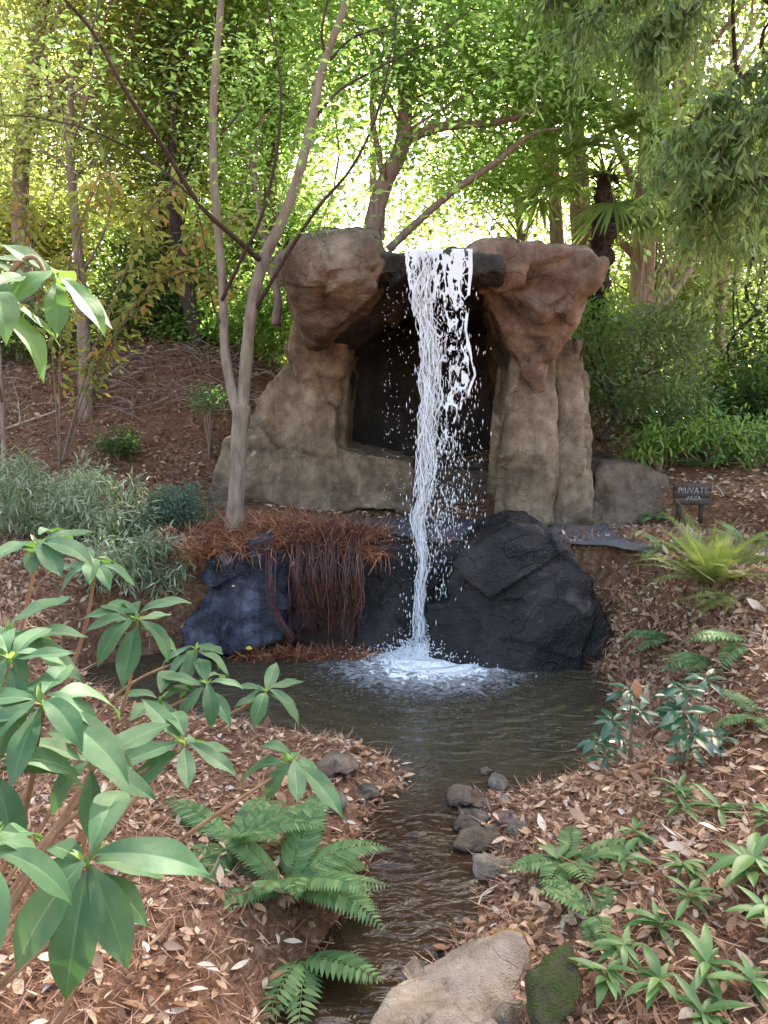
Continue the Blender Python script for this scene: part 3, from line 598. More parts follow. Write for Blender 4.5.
# lace sheet: thin web of water with holes, real geometry with thickness
nu, nv = 220, 640
Ug, Vg = np.meshgrid(np.linspace(0, 1, nu), np.linspace(249, 470, nv))
uL = np.interp(Vg, [249, 290, 340, 390, 440, 470], [404, 410, 418, 422, 420, 420]); uR = np.interp(Vg, [249, 290, 330, 355, 375, 395, 415, 470], [473, 471, 467, 471, 476, 470, 456, 446])
Uu = uL+(uR-uL)*Ug; ripple = 2.2*vnoise(np.stack([Uu*.05, Vg*.05, 0*Uu], -1), 1, 5); Uu = Uu+ripple
Pn = np.stack([Uu*.55, Vg*.23, 0*Uu], -1).reshape(-1, 3)
vv = Vg.ravel(); uu = Ug.ravel()
P2 = np.stack([Uu, Vg*.42, 0*Uu], -1).reshape(-1, 3); P2 = P2+np.stack([fbm(P2, .07, 3, 71), fbm(P2, .07, 3, 72), 0*vv], 1)*7
na = fbm(P2, .13, 3, 11, .5); nb = fbm(P2, .27, 3, 12, .5); ncc = fbm(P2, .2, 3, 13, .6); ndd = fbm(P2*[1, .35, 1], .30, 3, 14, .5)
def tv(*y): return np.interp(vv, [249, 262, 300, 340, 380, 420, 470], y)
kp = (np.abs(na) < tv(.12, .10, .07, .06, .05, .04, .02)*(1+1.2*ncc)) | (np.abs(nb) < tv(.11, .10, .055, .04, .028, .015, .0)*(1+1.5*ncc)) | (ncc > tv(.12, .24, .33, .36, .40, .42, .5)) | (ndd > tv(.1, .24, .38, .42, .42, .45, .6))
kp |= (uu < .30) & (vv < 350) & (ndd > -.05+(vv-249)/260)
kp |= (uu > .95+.04*ncc) & (vv < 395) & (ndd > -.25)
kp = kp.reshape(nv, nu)
Yg = fy(Vg)+.02-.10*sstep(.3, .9, Ug)*sstep(260, 380, Vg)+.03*fbm(np.stack([Uu*.06, Vg*.04, 0*Uu], -1).reshape(-1, 3), 1, 3, 14).reshape(nv, nu)
PV = atv(Uu, Vg, Yg)
th = .006+.012*np.clip(.5+fbm(P2, .2, 2, 99), 0, 1).reshape(nv, nu)
F_ = PV.copy(); B_ = PV.copy(); F_[..., 1] -= th; B_[..., 1] += .002
ids = np.arange(nu*nv).reshape(nv, nu); fq = kp[:-1, :-1] & kp[1:, :-1] & kp[:-1, 1:] & kp[1:, 1:]
a_, b_, c_, d_ = ids[:-1, :-1][fq], ids[:-1, 1:][fq], ids[1:, 1:][fq], ids[1:, :-1][fq]; off = nu*nv
Q = np.concatenate([np.stack([a_, d_, c_, b_], 1), np.stack([a_, b_, c_, d_], 1)+off])
fqp = np.pad(fq, 1)
for (di, dj, e) in ((-1, 0, ('tl', 'tr')), (1, 0, ('br', 'bl')), (0, -1, ('bl', 'tl')), (0, 1, ('tr', 'br'))):
    edge = fq & ~fqp[1+di:fqp.shape[0]-1+di, 1+dj:fqp.shape[1]-1+dj]; I_, J_ = np.nonzero(edge)
    pos = {'tl': (0, 0), 'tr': (0, 1), 'br': (1, 1), 'bl': (1, 0)}
    p0 = ids[I_+pos[e[0]][0], J_+pos[e[0]][1]]; p1 = ids[I_+pos[e[1]][0], J_+pos[e[1]][1]]
    Q = np.concatenate([Q, np.stack([p0, p1, p1+off, p0+off], 1)])
V = np.concatenate([F_.reshape(-1, 3), B_.reshape(-1, 3)]); used = np.unique(Q); rm = np.zeros(len(V), int); rm[used] = np.arange(len(used))
mbl = MB(); mbl.add(V[used], rm[Q]); mbl.build('lace_sheet', 'whitewater', wf)
# droplets
ico_v = np.array([[0, 0, 1.], [.9, 0, .2], [0, .9, .2], [-.9, 0, .2], [0, -.9, .2], [0, 0, -1.]]); ico_t = np.array([[0, 1, 2], [0, 2, 3], [0, 3, 4], [0, 4, 1], [5, 2, 1], [5, 3, 2], [5, 4, 3], [5, 1, 4]])
def drops(mb_, C, r_, el=1.6, dirs=None):
    n = len(C); r_ = np.ones(n)*r_; el = np.ones(n)*el
    V = ico_v[None]*r_[:, None, None]; V[:, :, 2] *= el[:, None]
    if dirs is not None: V = V+dirs[:, None]*V[:, :, 2:3]*.6
    V = V+C[:, None]; mb_.add(V.reshape(-1, 3), None, (ico_t[None]+(np.arange(n)*6)[:, None, None]).reshape(-1, 3))
mbd = MB()
n = 2800; v = rng.triangular(270, 520, 648, n); cen = np.interp(v, [270, 400, 470, 560, 648], [444, 452, 447, 440, 438]); sd_ = np.interp(v, [270, 400, 470, 560, 648], [16, 17, 17, 19, 22])
u = cen+rng.normal(size=n)*sd_; keepd = (u > 398) & (u < 492); u, v = u[keepd], v[keepd]
clump = vnoise(np.stack([u*.12, v*.06, 0*u], -1), 1, 3); k_ = clump > rng.uniform(-.7, .35, len(u)); u, v = u[k_], v[k_]
drops(mbd, atv(u, v, fy(v)+rng.normal(size=len(u))*.09), rng.uniform(.0015, .0055, len(u))*rng.choice([.7, 1, 1.4], len(u)), rng.uniform(2., 6.5, len(u)))
n = 420; v = rng.uniform(290, 640, n); u = np.interp(v, cv, cu)+rng.normal(size=n)*11; drops(mbd, atv(u, v, fy(v)+rng.normal(size=n)*.05), rng.uniform(.002, .007, n), rng.uniform(1.6, 5., n))
n = 200; v = rng.uniform(285, 600, n); u = rng.choice([388, 391, 398, 404, 385], n)+rng.normal(size=n)*1.3; drops(mbd, atv(u, v, 6.75+0*v), rng.uniform(.0015, .004, n), rng.uniform(1.5, 4, n))
tag(mbd.build('falling_drops', 'whitewater', wf), kind='stuff')
# splash mound and flying spray
mbs = MB(); n = 2600
rr_ = np.abs(rng.normal(size=n))*.34; th_ = rng.uniform(0, 2*np.pi, n)
hgt = np.abs(rng.normal(size=n))*.16*np.exp(-rr_*2.6); C = np.stack([IMPACT[0]+.05+rr_*np.cos(th_)*1.15, IMPACT[1]-.02+rr_*np.sin(th_)*.8, .012+hgt], 1)
drops(mbs, C, rng.uniform(.003, .009, n), rng.uniform(.8, 2., n))
for k in range(90):
    a = rng.uniform(0, 2*np.pi); r0 = rng.uniform(0, .16); h_ = rng.uniform(.05, .2); o_ = rng.uniform(.03, .2)
    s_ = np.array([IMPACT[0]+r0*np.cos(a), IMPACT[1]+r0*np.sin(a), 0.]); e_ = s_+[np.cos(a)*o_, np.sin(a)*o_, h_]
    tube(mbs, [s_, s_*.4+e_*.6+[0, 0, .02], e_], [.012, .007, .002], 5, 8)
n = 140; th_ = np.linspace(0, 2*np.pi, n, endpoint=False); rad_ = np.linspace(0, 1, 26)
TH, RD = np.meshgrid(th_, rad_); rx = .30*RD*(1+.3*vnoise(np.stack([np.cos(TH)*2, np.sin(TH)*2, RD*0], -1), 1, 6))
X = IMPACT[0]+.03+rx*np.cos(TH)*1.25; Y = IMPACT[1]-.02+rx*np.sin(TH)*.85
Z = .11*np.exp(-(RD*1.7)**2)*(1+.9*fbm(np.stack([X, Y, 0*X], -1).reshape(-1, 3), 22, 3, 4).reshape(X.shape))+.015-.05*RD**3
i = np.arange(25)[:, None]*n; j = np.arange(n)[None]; j2 = (j+1) % n
mbs.add(np.stack([X, Y, Z], -1).reshape(-1, 3), np.stack([i+j, i+n+j, i+n+j2, i+j2], -1).reshape(-1, 4))
mbs.build('splash', 'whitewater', wf)

# ------------------------------------------------------------------ trees, stems, crowns
def px(lst):  # [(u,v,Y)] -> points
    return [at(*p_) for p_ in lst]
def clump_leaves(mb_, C, n, spread, L_, wid=.42, up=.2, fold=.2, flat=.5, droop=.15, hang=0.):
    """n leaves round each clump centre C (k,3); blades lie fairly flat like real sprays"""
    k = len(C); idx = np.repeat(np.arange(k), n); m_ = k*n
    off = rng.normal(size=(m_, 3))*np.array([1, 1, .6])*spread
    base = C[idx]+off; D = unit(off*.6+rng.normal(size=(m_, 3))*spread*.8+np.array([0, 0, -hang*spread])); D[:, 2] = D[:, 2]*flat-hang*.4; D = unit(D)
    U = unit(rng.normal(size=(m_, 3))*.5+[0, 0, 1.])
    kites(mb_, base, D, U, L_*rng.uniform(.6, 1.25, m_), wid, fold, None, droop)
def ell(n, c, r_, power=.5, noise_cut=0., seed=0, sc_=1.):
    q = unit(rng.normal(size=(n*2, 3)))*(rng.random((n*2, 1))**power); P_ = np.asarray(c)+q*np.asarray(r_)
    if noise_cut: P_ = P_[vnoise(P_, sc_, seed) > noise_cut-1]
    return P_[:n]
def tree(name, label, trunk, trad, crowns, leafmat_, bark, leafL=.1, clumps=120, per=40, spread=.28, group=None, cat='tree', wid=.45, branches=26, hang=0., limbs=(), cut=.8, sides=10, flat=.5):
    """trunk: points; crowns: [(centre, radii)]; limbs: [(points, radii)]"""
    tr = np.asarray(trunk, float); t = thing(name, tr[0], label, cat, group)
    mt = MB(); tube(mt, tr, trad, sides, len(tr)*6, .12)
    for pts, rd in limbs: tube(mt, pts, rd, 8, len(pts)*6, .1)
    allp = spline(tr, 40); mbc = MB(); tot = sum(np.prod(r_) for _, r_ in crowns)
    for c, r_ in crowns:
        k = max(6, int(clumps*np.prod(r_)/tot)); C = ell(k, c, r_, .6, cut, 5, 1.1)
        clump_leaves(mbc, C, per, spread, leafL, wid, hang=hang, flat=flat)
        for q in C[:int(branches/len(crowns))]:
            s_ = allp[rng.integers(18, 40)] if len(C) else allp[-1]
            mid = (s_+q)/2+rng.normal(size=3)*.15*np.linalg.norm(q-s_)
            r0 = trad[-1]*.55+.004
            tube(mt, [s_, mid, q], [r0, r0*.6, .004], 5, 9)
    mt.build('trunk', bark, t); mbc.build('crown', leafmat_, t)
    return t

# -- the slender forked tree in front of the grotto
Yt = 7.05
t = thing('forked_tree', at(236, 522, Yt), 'slender pale tree forking low in front of the left grotto wall', 'tree')
mt = MB()
tube(mt, px([(234, 532, Yt), (236, 500, Yt), (238, 460, Yt), (240, 425, Yt), (242, 405, Yt)]), [.095, .078, .072, .072, .08], 14, 30, .12)
tube(mt, px([(241, 420, Yt), (232, 390, Yt), (225, 350, 7.1), (223, 300, 7.1), (219, 240, 7.1), (214, 180, 7.1), (213, 120, 7.1), (216, 60, 7.1), (221, 0, 7.1), (224, -120, 7.1)]), [.06, .05, .043, .04, .038, .036, .034, .03, .028, .015], 12, 60, .12)
tube(mt, px([(241, 420, Yt), (244, 390, Yt), (248, 340, 7.0), (254, 295, 7.0), (266, 255, 7.0), (285, 215, 6.95), (300, 170, 6.9), (311, 125, 6.9), (322, 70, 6.9), (345, 5, 6.8), (380, -110, 6.8)]), [.06, .058, .056, .052, .052, .048, .044, .04, .034, .027, .012], 12, 70, .12)
mt.build('trunk', 'bark_pale', t)
mbk = MB()
for pts, r0, r1 in [
    ([(255, 310, 7.0), (290, 250, 6.7), (320, 205, 6.5), (350, 170, 6.4), (375, 120, 6.3), (390, 60, 6.3), (398, 5, 6.3)], .018, .006),
    ([(222, 300, 7.05), (240, 262, 6.8), (262, 215, 6.7), (277, 150, 6.6), (281, 90, 6.6), (272, 30, 6.6), (262, -30, 6.6)], .018, .006),
    ([(262, 262, 7.), (235, 238, 6.7), (200, 205, 6.4), (165, 150, 6.1), (125, 90, 5.8), (90, 28, 5.6), (45, -20, 5.4)], .024, .010),
    ([(195, 200, 6.4), (150, 160, 6.3), (95, 132, 6.2), (40, 118, 6.1), (2, 115, 6.1)], .010, .004),
    ([(330, 60, 6.9), (350, 40, 6.9), (380, 28, 6.8), (420, 20, 6.8)], .012, .004),
    ([(313, 120, 6.9), (340, 90, 7.1), (375, 70, 7.2), (430, 40, 7.3), (470, 10, 7.4)], .014, .005),
    ([(216, 140, 7.1), (240, 110, 7.2), (255, 60, 7.3), (258, 10, 7.3)], .010, .004),
    ([(223, 330, 7.1), (212, 300, 7.0), (206, 250, 6.9), (195, 200, 6.9)], .010, .004),
    ([(92, 30, 5.6), (96, 15, 5.7), (100, -5, 5.8)], .008, .004), ([(325, 60, 6.9), (322, 30, 6.8), (330, -10, 6.8)], .014, .008)]:
    tube(mbk, px(pts), [r0, r1], 6, 40, .15)
mbk.build('branch', 'bark_dark', t)
mbc = MB()
Cc = np.array([at(u_, v_, Y_) for u_, v_, Y_ in zip(rng.uniform(40, 520, 210), rng.uniform(-60, 235, 210), rng.uniform(5.9, 8.2, 210)) if (v_ < 110 or u_ > 170) and rng.random() < .8])
clump_leaves(mbc, Cc, 16, .2, .075, .5, flat=.4)
mbc.build('crown', 'leaf_bright', t)

# -- spreading tree behind the grotto
B = 10.2
tree('spreading_tree', 'broad crowned bright green tree rising behind the grotto with two long limbs to the right',
    px([(368, 330, B), (370, 250, B), (382, 190, B), (402, 145, B), (404, 90, B), (396, 40, B), (388, -20, B), (384, -140, B)]), [.16, .12, .11, .10, .08, .07, .06, .03],
    [(at(470, 60, 10.), (2.6, 1.6, 1.5)), (at(400, -60, 10.2), (2.6, 1.8, 1.2)), (at(560, 60, 10.2), (1.5, 1.2, 1.3))], 'leaf_bright', 'bark_mid', .095, 430, 84, .26,
    limbs=[(px([(404, 140, B), (440, 127, B), (480, 124, B), (515, 118, 10.), (548, 104, 9.8)]), [.07, .06, .05, .035, .02]),
           (px([(388, 250, 10.), (420, 220, 9.9), (455, 190, 9.8), (495, 163, 9.7), (530, 135, 9.6), (560, 128, 9.5)]), [.055, .05, .045, .04, .03, .015]),
           (px([(385, 190, B), (378, 150, B), (372, 100, B), (384, 50, B), (404, 0, B)]), [.04, .035, .03, .025, .02]),
           (px([(382, 240, B), (385, 190, B), (386, 160, 9.8)]), [.03, .02, .01])])
# -- background trees
BG = 'trees of the wood behind the grotto'
def W(u, v, Y): return at(u, v, Y)
bgt = [  # the tall trees are added to keep sun off the foreground
 ('added_shade_tree', 'tall dark tree added for shade behind the right hand hanging branches, nearer one', [(860, 430, 9.5), (850, 250, 9.5), (840, 0, 9.5), (830, -250, 9.5)], [.2, .17, .14, .08], [(np.array([4.6, 9.2, 8.6]), (2.8, 2.2, 2.3))], 'leaf_bamboo', 'bark_dark', .14, 230, 50, .36),
 ('added_shade_tree', 'tall dark tree added for shade behind the grotto whose crown hangs over the top edge of the photo', [(586, 340, 13.5), (580, 200, 13.5), (560, 0, 13.), (520, -200, 12.5)], [.2, .17, .14, .08], [(np.array([1.6, 11.2, 10.3]), (3.4, 2.4, 2.0))], 'leaf_bright', 'bark_mid', .14, 220, 50, .38),
 ('added_shade_tree', 'tall tree added for shade, its crown filling the sky above the left side of the hanging branches', [(690, 420, 14), (688, 200, 14), (680, 0, 14), (676, -160, 14)], [.2, .17, .14, .08], [(np.array([5.5, 13, 10.5]), (3.2, 2.2, 2.6))], 'leaf_bright', 'bark_pink', .14, 110, 50, .38),
 ('understory_tree', 'low leafy tree spreading above the dark bushes at the far left', [(40, 350, 13.5), (40, 260, 13.5), (45, 200, 13.5)], [.08, .06, .04], [(W(30, 230, 13.5), (1.8, 1., 1.7))], 'leaf_yellow', 'bark_mid', .12, 230, 60, .3),
 ('understory_tree', 'low bright tree behind the shadowy evergreen left of the forked tree', [(170, 350, 14.5), (165, 280, 14.5), (170, 200, 14.5)], [.08, .06, .04], [(W(170, 240, 14.5), (1.8, 1., 1.6))], 'leaf_bright', 'bark_mid', .12, 220, 60, .3),
 ('understory_tree', 'low bright tree between the forked tree and the left overhanging boulder', [(270, 340, 14), (268, 280, 14), (262, 200, 14)], [.08, .06, .04], [(W(262, 240, 14), (1.4, 1., 1.7))], 'leaf_bright', 'bark_mid', .12, 200, 60, .3),
 ('understory_tree', 'yellowish tree low behind the pinkish trunk', [(650, 400, 15), (655, 330, 15), (655, 230, 15)], [.08, .06, .04], [(W(655, 250, 15), (1.6, 1., 1.6))], 'leaf_far', 'bark_mid', .12, 150, 55, .3),
 ('understory_tree', 'low green tree beyond the fan palm fronds', [(520, 340, 16), (520, 250, 16), (515, 180, 16)], [.08, .06, .04], [(W(500, 170, 16), (1.6, 1., .8))], 'leaf_bright', 'bark_mid', .12, 110, 55, .3),
 ('broadleaf_tree', 'yellow green tree filling the upper left corner', [(30, 330, 11), (20, 200, 11), (35, 60, 11), (60, -100, 11)], [.13, .11, .09, .05], [(W(60, 60, 11), (2.3, 1.3, 2.2)), (W(110, -60, 11), (2.4, 1.5, 1.4))], 'leaf_yellow', 'bark_mid', .11, 420, 66, .28),
 ('broadleaf_tree', 'olive leaved tree between the upper left corner and the forked tree', [(150, 330, 12), (165, 200, 12), (160, 80, 12), (165, -60, 12)], [.12, .10, .08, .05], [(W(170, 110, 12), (1.7, 1.2, 2.4)), (W(200, -60, 12), (2., 1.5, 1.4))], 'leaf_yellow', 'bark_dark', .11, 380, 66, .28),
 ('broadleaf_tree', 'fresh green tree showing between the two stems of the forked tree', [(275, 330, 13), (270, 200, 13), (280, 60, 13), (285, -80, 13)], [.13, .11, .09, .05], [(W(280, 120, 13), (1.5, 1.2, 2.8)), (W(300, -60, 13), (2.4, 1.5, 1.6))], 'leaf_bright', 'bark_mid', .12, 380, 62, .3),
 ('broadleaf_tree', 'light green tree right of centre beyond the fan palm', [(560, 330, 15), (555, 200, 15), (545, 60, 15), (540, -100, 15)], [.14, .12, .1, .06], [(W(540, 70, 15), (2.2, 1.6, 1.7)), (W(560, -60, 15), (2.6, 1.6, 1.6))], 'leaf_bright', 'bark_mid', .13, 230, 60, .34),
 ('broadleaf_tree', 'pale yellow green tree on the far right behind the rounded bush', [(735, 420, 13), (720, 330, 13), (728, 230, 13), (735, 100, 13)], [.10, .09, .08, .05], [(W(705, 320, 13.2), (1.1, .9, 1.2)), (W(745, 210, 13), (1.0, 1.0, .8))], 'leaf_far', 'bark_pink', .11, 150, 50, .28),
 ('broadleaf_tree', 'dark green tree at the right edge of the photo beside the pale tree', [(790, 440, 10), (780, 350, 10), (785, 250, 10), (775, 100, 10)], [.10, .09, .07, .05], [(W(775, 350, 10), (.55, .6, .9)), (W(775, 180, 10), (.8, .8, 1.2))], 'leaf_dark', 'bark_dark', .12, 110, 60, .24),
 ('trunk_tree', 'tall tree with a thick pinkish trunk right of the fan palm', [(640, 400, 12.5), (641, 320, 12.5), (643, 250, 12.5), (650, 120, 12.5), (655, -100, 12.5)], [.24, .2, .18, .16, .12], [(W(655, -30, 12.5), (2.6, 1.6, 1.8))], 'leaf_dark', 'bark_pink', .12, 150, 60, .34),
 ('broadleaf_tree', 'hazy pale trunked tree leaning at the right behind the rounded bush', [(600, 470, 11.5), (606, 410, 11.5), (612, 380, 11.5), (690, 270, 12), (720, 230, 12.5)], [.13, .11, .09, .05, .03], [(W(690, 120, 12.5), (1.3, 1., 1.2))], 'leaf_far', 'bark_pink', .11, 100, 50, .3)]
for (nm, lb, tr, rd, cr, lm, bk, ll, cl, pr, spd) in bgt:
    tree(nm, lb, px(tr), rd, cr, lm, bk, ll, cl, pr, spd, group=BG)
# thin saplings at left
for k, (pts, rd, lb) in enumerate([
    ([(3, 560, 7.5), (4, 480, 7.5), (2, 400, 7.6), (-4, 300, 7.7), (-8, 150, 7.8)], [.03, .026, .022, .018, .01], 'thin grey sapling at the far left edge above the pale bushes'),
    ([(86, 425, 9.6), (86, 380, 9.7), (84, 340, 9.8), (78, 250, 9.9), (70, 150, 9.9), (72, 60, 9.9)], [.11, .09, .08, .06, .05, .03], 'leaning brown trunk growing out of the mulch mound on the left'),
    ([(205, 380, 10.6), (196, 330, 10.6), (180, 270, 10.7), (172, 180, 10.8), (175, 60, 10.8)], [.12, .11, .10, .07, .04], 'dark trunk leaning left beyond the mulch mound near the forked tree'),
    ([(276, 325, 9.6), (278, 300, 9.6), (272, 270, 9.6), (262, 230, 9.5), (250, 150, 9.5)], [.07, .055, .045, .035, .02], 'short crooked brown trunk tucked behind the left overhanging boulder')]):
    P_ = px(pts)
    tree('sapling', lb, P_, rd, [(P_[-1]+[0, 0, .2], (.9, .8, .8)), (P_[-2], (.7, .6, .5))], ['leaf_yellow', 'leaf_yellow', 'leaf_dark', 'leaf_bright'][k], ['bark_mid', 'bark_mid', 'bark_dark', 'bark_mid'][k], .08, 50, 40, .22, group='thin trees on the left', branches=14)
# far wood
mbf = MB()
for (Yd, cnt, sc2) in ((18, 520, 1.5), (24, 800, 1.9), (31, 1000, 2.4)):
    X = rng.uniform(-Yd*.75, Yd*.75, cnt); Zc = rng.uniform(1.6, 2+Yd*.62, cnt); Yc = Yd+rng.normal(size=cnt)*1.5
    X = np.r_[X, rng.uniform(-Yd*.6, Yd*.6, cnt//2)]; Yc = np.r_[Yc, Yd+rng.normal(size=cnt//2)]; Zc = np.r_[Zc, rng.uniform(2.2, 2+Yd*.16, cnt//2)]
    C = np.stack([X, Yc, Zc], 1); g_ = vnoise(C, .35, 77); C = C[g_ > -.3-.25*(Zc < 6)]
    clump_leaves(mbf, C, 46, .075*Yd**.9/2.2, .0085*Yd*1.15, .6, flat=.6)
tag(mbf.build('distant_wood', 'leaf_far'), 'hazy light green wood filling the background behind all the trees', 'wood', kind='stuff')
mbf = MB()
for k in range(5):
    Yd = rng.uniform(17, 32); x = rng.uniform(-.6, .6)*Yd; r0 = rng.uniform(.08, .2)
    tube(mbf, [[x, Yd, 2.], [x+rng.normal()*.3, Yd, 6], [x+rng.normal()*.8, Yd, 13]], [r0, r0*.8, r0*.4], 7, 10)
tag(mbf.build('distant_trunks', 'bark_mid'), 'bare far off trunks among the background leaves', 'wood', kind='stuff')

# -- fan palm
pb = W(597, 330, 10.8)
tp = thing('fan_palm', pb, 'fan palm with a dark shaggy trunk just right of the grotto top', 'palm')
mt = MB(); ptk = px([(588, 420, 10.8), (595, 330, 10.8), (600, 270, 10.8), (604, 225, 10.8), (606, 175, 10.8)]); tube(mt, ptk, [.12, .13, .14, .15, .09], 14, 50, .5)
sp = spline(np.array(ptk), 200)
q = sp[rng.integers(0, 200, 900)]; th_ = rng.uniform(0, 6.28, 900); dr = np.stack([np.cos(th_), np.sin(th_), rng.uniform(.2, 1.4, 900)], 1)
kites(mt, q+dr*[.1, .1, 0], dr, [0, 0, 1], .13, .25); mt.build('trunk', 'bark_dark', tp)
top = ptk[-1]
for k in range(22):
    a = k*2.4; el = rng.uniform(-.55, .9); Ls = rng.uniform(.7, 1.15)
    d = np.array([math.cos(a)*math.cos(el), math.sin(a)*math.cos(el), math.sin(el)]); e_ = top+d*Ls+[0, 0, -.12*Ls]
    mf = MB(); tube(mf, [top, (top+e_)/2+[0, 0, .08], e_], [.018, .01, .008], 5, 8)
    nb = 30; fa = np.linspace(-1.9, 1.9, nb); s_ = np.cross(d, [0, 0, 1]); s_ /= np.linalg.norm(s_); upv = np.cross(s_, d)
    dirs = np.cos(fa)[:, None]*d+np.sin(fa)[:, None]*s_+rng.normal(size=(nb, 3))*.04
    leaves(mf, np.repeat(e_[None], nb, 0), dirs, upv, rng.uniform(.55, .78, nb), .065, rng.uniform(.35, .75, nb), .3, 5, 2)
    mf.build('frond', 'palm', tp)

# -- overhanging willowy branches top right (close to us)
def hanging(name, label, paths, n_per, group, mat='leaf_bamboo', Lf=.088, rad=(.022, .006), bark='bark_dark', droplen=.5):
    P0 = at(*paths[0][0]); t = thing(name, P0, label, 'tree branch', group); mt = MB(); mc = MB()
    for pts in paths:
        P_ = np.array(px(pts)); tube(mt, P_, rad, 6, 30, .15); S_ = spline(P_, 60)
        for q in S_[rng.integers(4, 60, n_per)]:
            ln = rng.uniform(.25, 1.)*droplen; dx = rng.normal(size=3)*.3*droplen; e_ = q+dx+[0, 0, -ln]
            tw = spline(np.array([q, q+dx*.7+[0, 0, -.15*ln], e_]), 12); tube(mt, tw, [.003, .0012], 3, smooth=False)
            nl = int(24*ln/droplen)+10; b_ = tw[rng.integers(1, 12, nl)]+rng.normal(size=(nl, 3))*.025
            D = unit(rng.normal(size=(nl, 3))*[.6, .6, .3]+[0, 0, -.85]); leaves(mc, b_, D, rng.normal(size=(nl, 3))+[0, 0, .3], Lf*1.15*rng.uniform(.6, 1.25, nl), .27, .25, .2, 2, 2)
    mt.build('branch', bark, t); mc.build('foliage', mat, t); return t
HG = 'branches hanging into the top right'
hanging('hanging_branch', 'olive green drooping branch crossing the top right corner', [[(830, 10, 5.4), (768, 58, 5.4), (720, 95, 5.4), (692, 125, 5.4), (655, 175, 5.5)], [(830, 60, 5.2), (780, 100, 5.2), (740, 130, 5.3), (700, 170, 5.4)], [(830, 150, 5.4), (780, 170, 5.4), (730, 190, 5.4), (690, 205, 5.5)]], 62, HG)
hanging('hanging_branch', 'dense drooping foliage along the top edge above the fan palm', [[(720, -80, 6.2), (660, -40, 6.2), (610, 0, 6.3), (570, 30, 6.4)], [(740, -20, 6.0), (690, 10, 6.0), (660, 30, 6.1), (645, 50, 6.2)], [(640, -60, 6.6), (590, -40, 6.6), (560, -20, 6.7), (540, 0, 6.8)]], 66, HG)
hanging('hanging_branch', 'darker drooping foliage midway down the right edge', [[(840, 190, 6.2), (790, 200, 6.2), (740, 215, 6.3), (700, 225, 6.4)], [(840, 90, 6.5), (790, 110, 6.5), (730, 140, 6.6), (660, 150, 6.7)]], 66, HG, droplen=.6)

# -- near sprig top-left handled with rhododendron below; autumn sapling
def sprays(name, label, paths, mat, bark, Lf, per, group=None, cat='shrub', rad=(.012, .003), wid=.4, accents=None):
    t = thing(name, at(*paths[0][0]), label, cat, group); mt = MB(); mc = MB()
    for pts in paths:
        P_ = np.array(px(pts)); tube(mt, P_, rad, 6, 30, .1); S_ = spline(P_, 50); idx = rng.integers(10, 50, per)
        D = unit(rng.normal(size=(per, 3))*[1, 1, .5]+[0, 0, -.1]); tw = S_[idx]+D*rng.uniform(.02, .22, (per, 1))
        leaves(mc, tw, D, rng.normal(size=(per, 3))*.4+[0, 0, 1], Lf*rng.uniform(.6, 1.2, per), wid, .4, .2, 3, 2)
        for a_, b_ in zip(S_[idx][::3], tw[::3]): tube(mt, [a_, b_], [.0025, .0015], 3, 2)
    mt.build('stem', bark, t); mc.build('foliage', mat, t); return t
sprays('autumn_shrub', 'airy shrub with yellow green and orange leaves left of the forked tree', [
    [(60, 470, 8.2), (90, 360, 7.9), (130, 260, 7.6), (150, 210, 7.3), (180, 180, 7.1)], [(60, 470, 8.2), (110, 350, 8), (160, 270, 7.7), (200, 230, 7.4), (240, 215, 7.2)],
    [(60, 470, 8.2), (60, 350, 8), (70, 260, 7.7), (90, 200, 7.5), (110, 170, 7.3)], [(60, 470, 8.2), (90, 380, 8), (140, 300, 7.8), (190, 270, 7.6), (225, 290, 7.5)], [(60, 470, 8.2), (50, 330, 8), (30, 240, 7.8), (15, 190, 7.7)]],
    'leaf_autumn', 'bark_mid', .12, 300)

# -- bushes -------------------------------------------------------------
def bush(name, label, c, r_, mat, Lf, clumps, per, spread, group=None, stems=8, bark='bark_dark', wid=.4, cat='bush', narrow=False, base=None, shell=.35, up=.0):
    c = np.asarray(c, float); b = base if base is not None else np.array([c[0], c[1], gz(c[0], c[1])[0]])
    t = thing(name, b, label, cat, group); ms_ = MB(); mc = MB()
    C = ell(clumps, c, r_, shell, .75, 3, 2./max(r_)); C = C[C[:, 2] > gz(C[:, 0], C[:, 1])+.02]
    for q in C[:stems]: tube(ms_, [b, (b*.5+q*.5)+rng.normal(size=3)*.08*max(r_), q], [.012*max(r_)+.006, .008, .003], 5, 10)
    k = len(C); idx = np.repeat(np.arange(k), per); m_ = len(idx); off = rng.normal(size=(m_, 3))*[1, 1, .8]*spread
    D = unit(off/spread*.7+rng.normal(size=(m_, 3))*.5+[0, 0, .2+up])
    if narrow: leaves(mc, C[idx]+off*.5, D, rng.normal(size=(m_, 3))*.3+[0, 0, 1], Lf*rng.uniform(.6, 1.3, m_), wid, .5, .15, 3, 1)
    else: kites(mc, C[idx]+off, D, rng.normal(size=(m_, 3))*.5+[0, 0, 1], Lf*rng.uniform(.6, 1.25, m_), wid, .2)
    if stems: ms_.build('stem', bark, t)
    mc.build('foliage', mat, t); return t
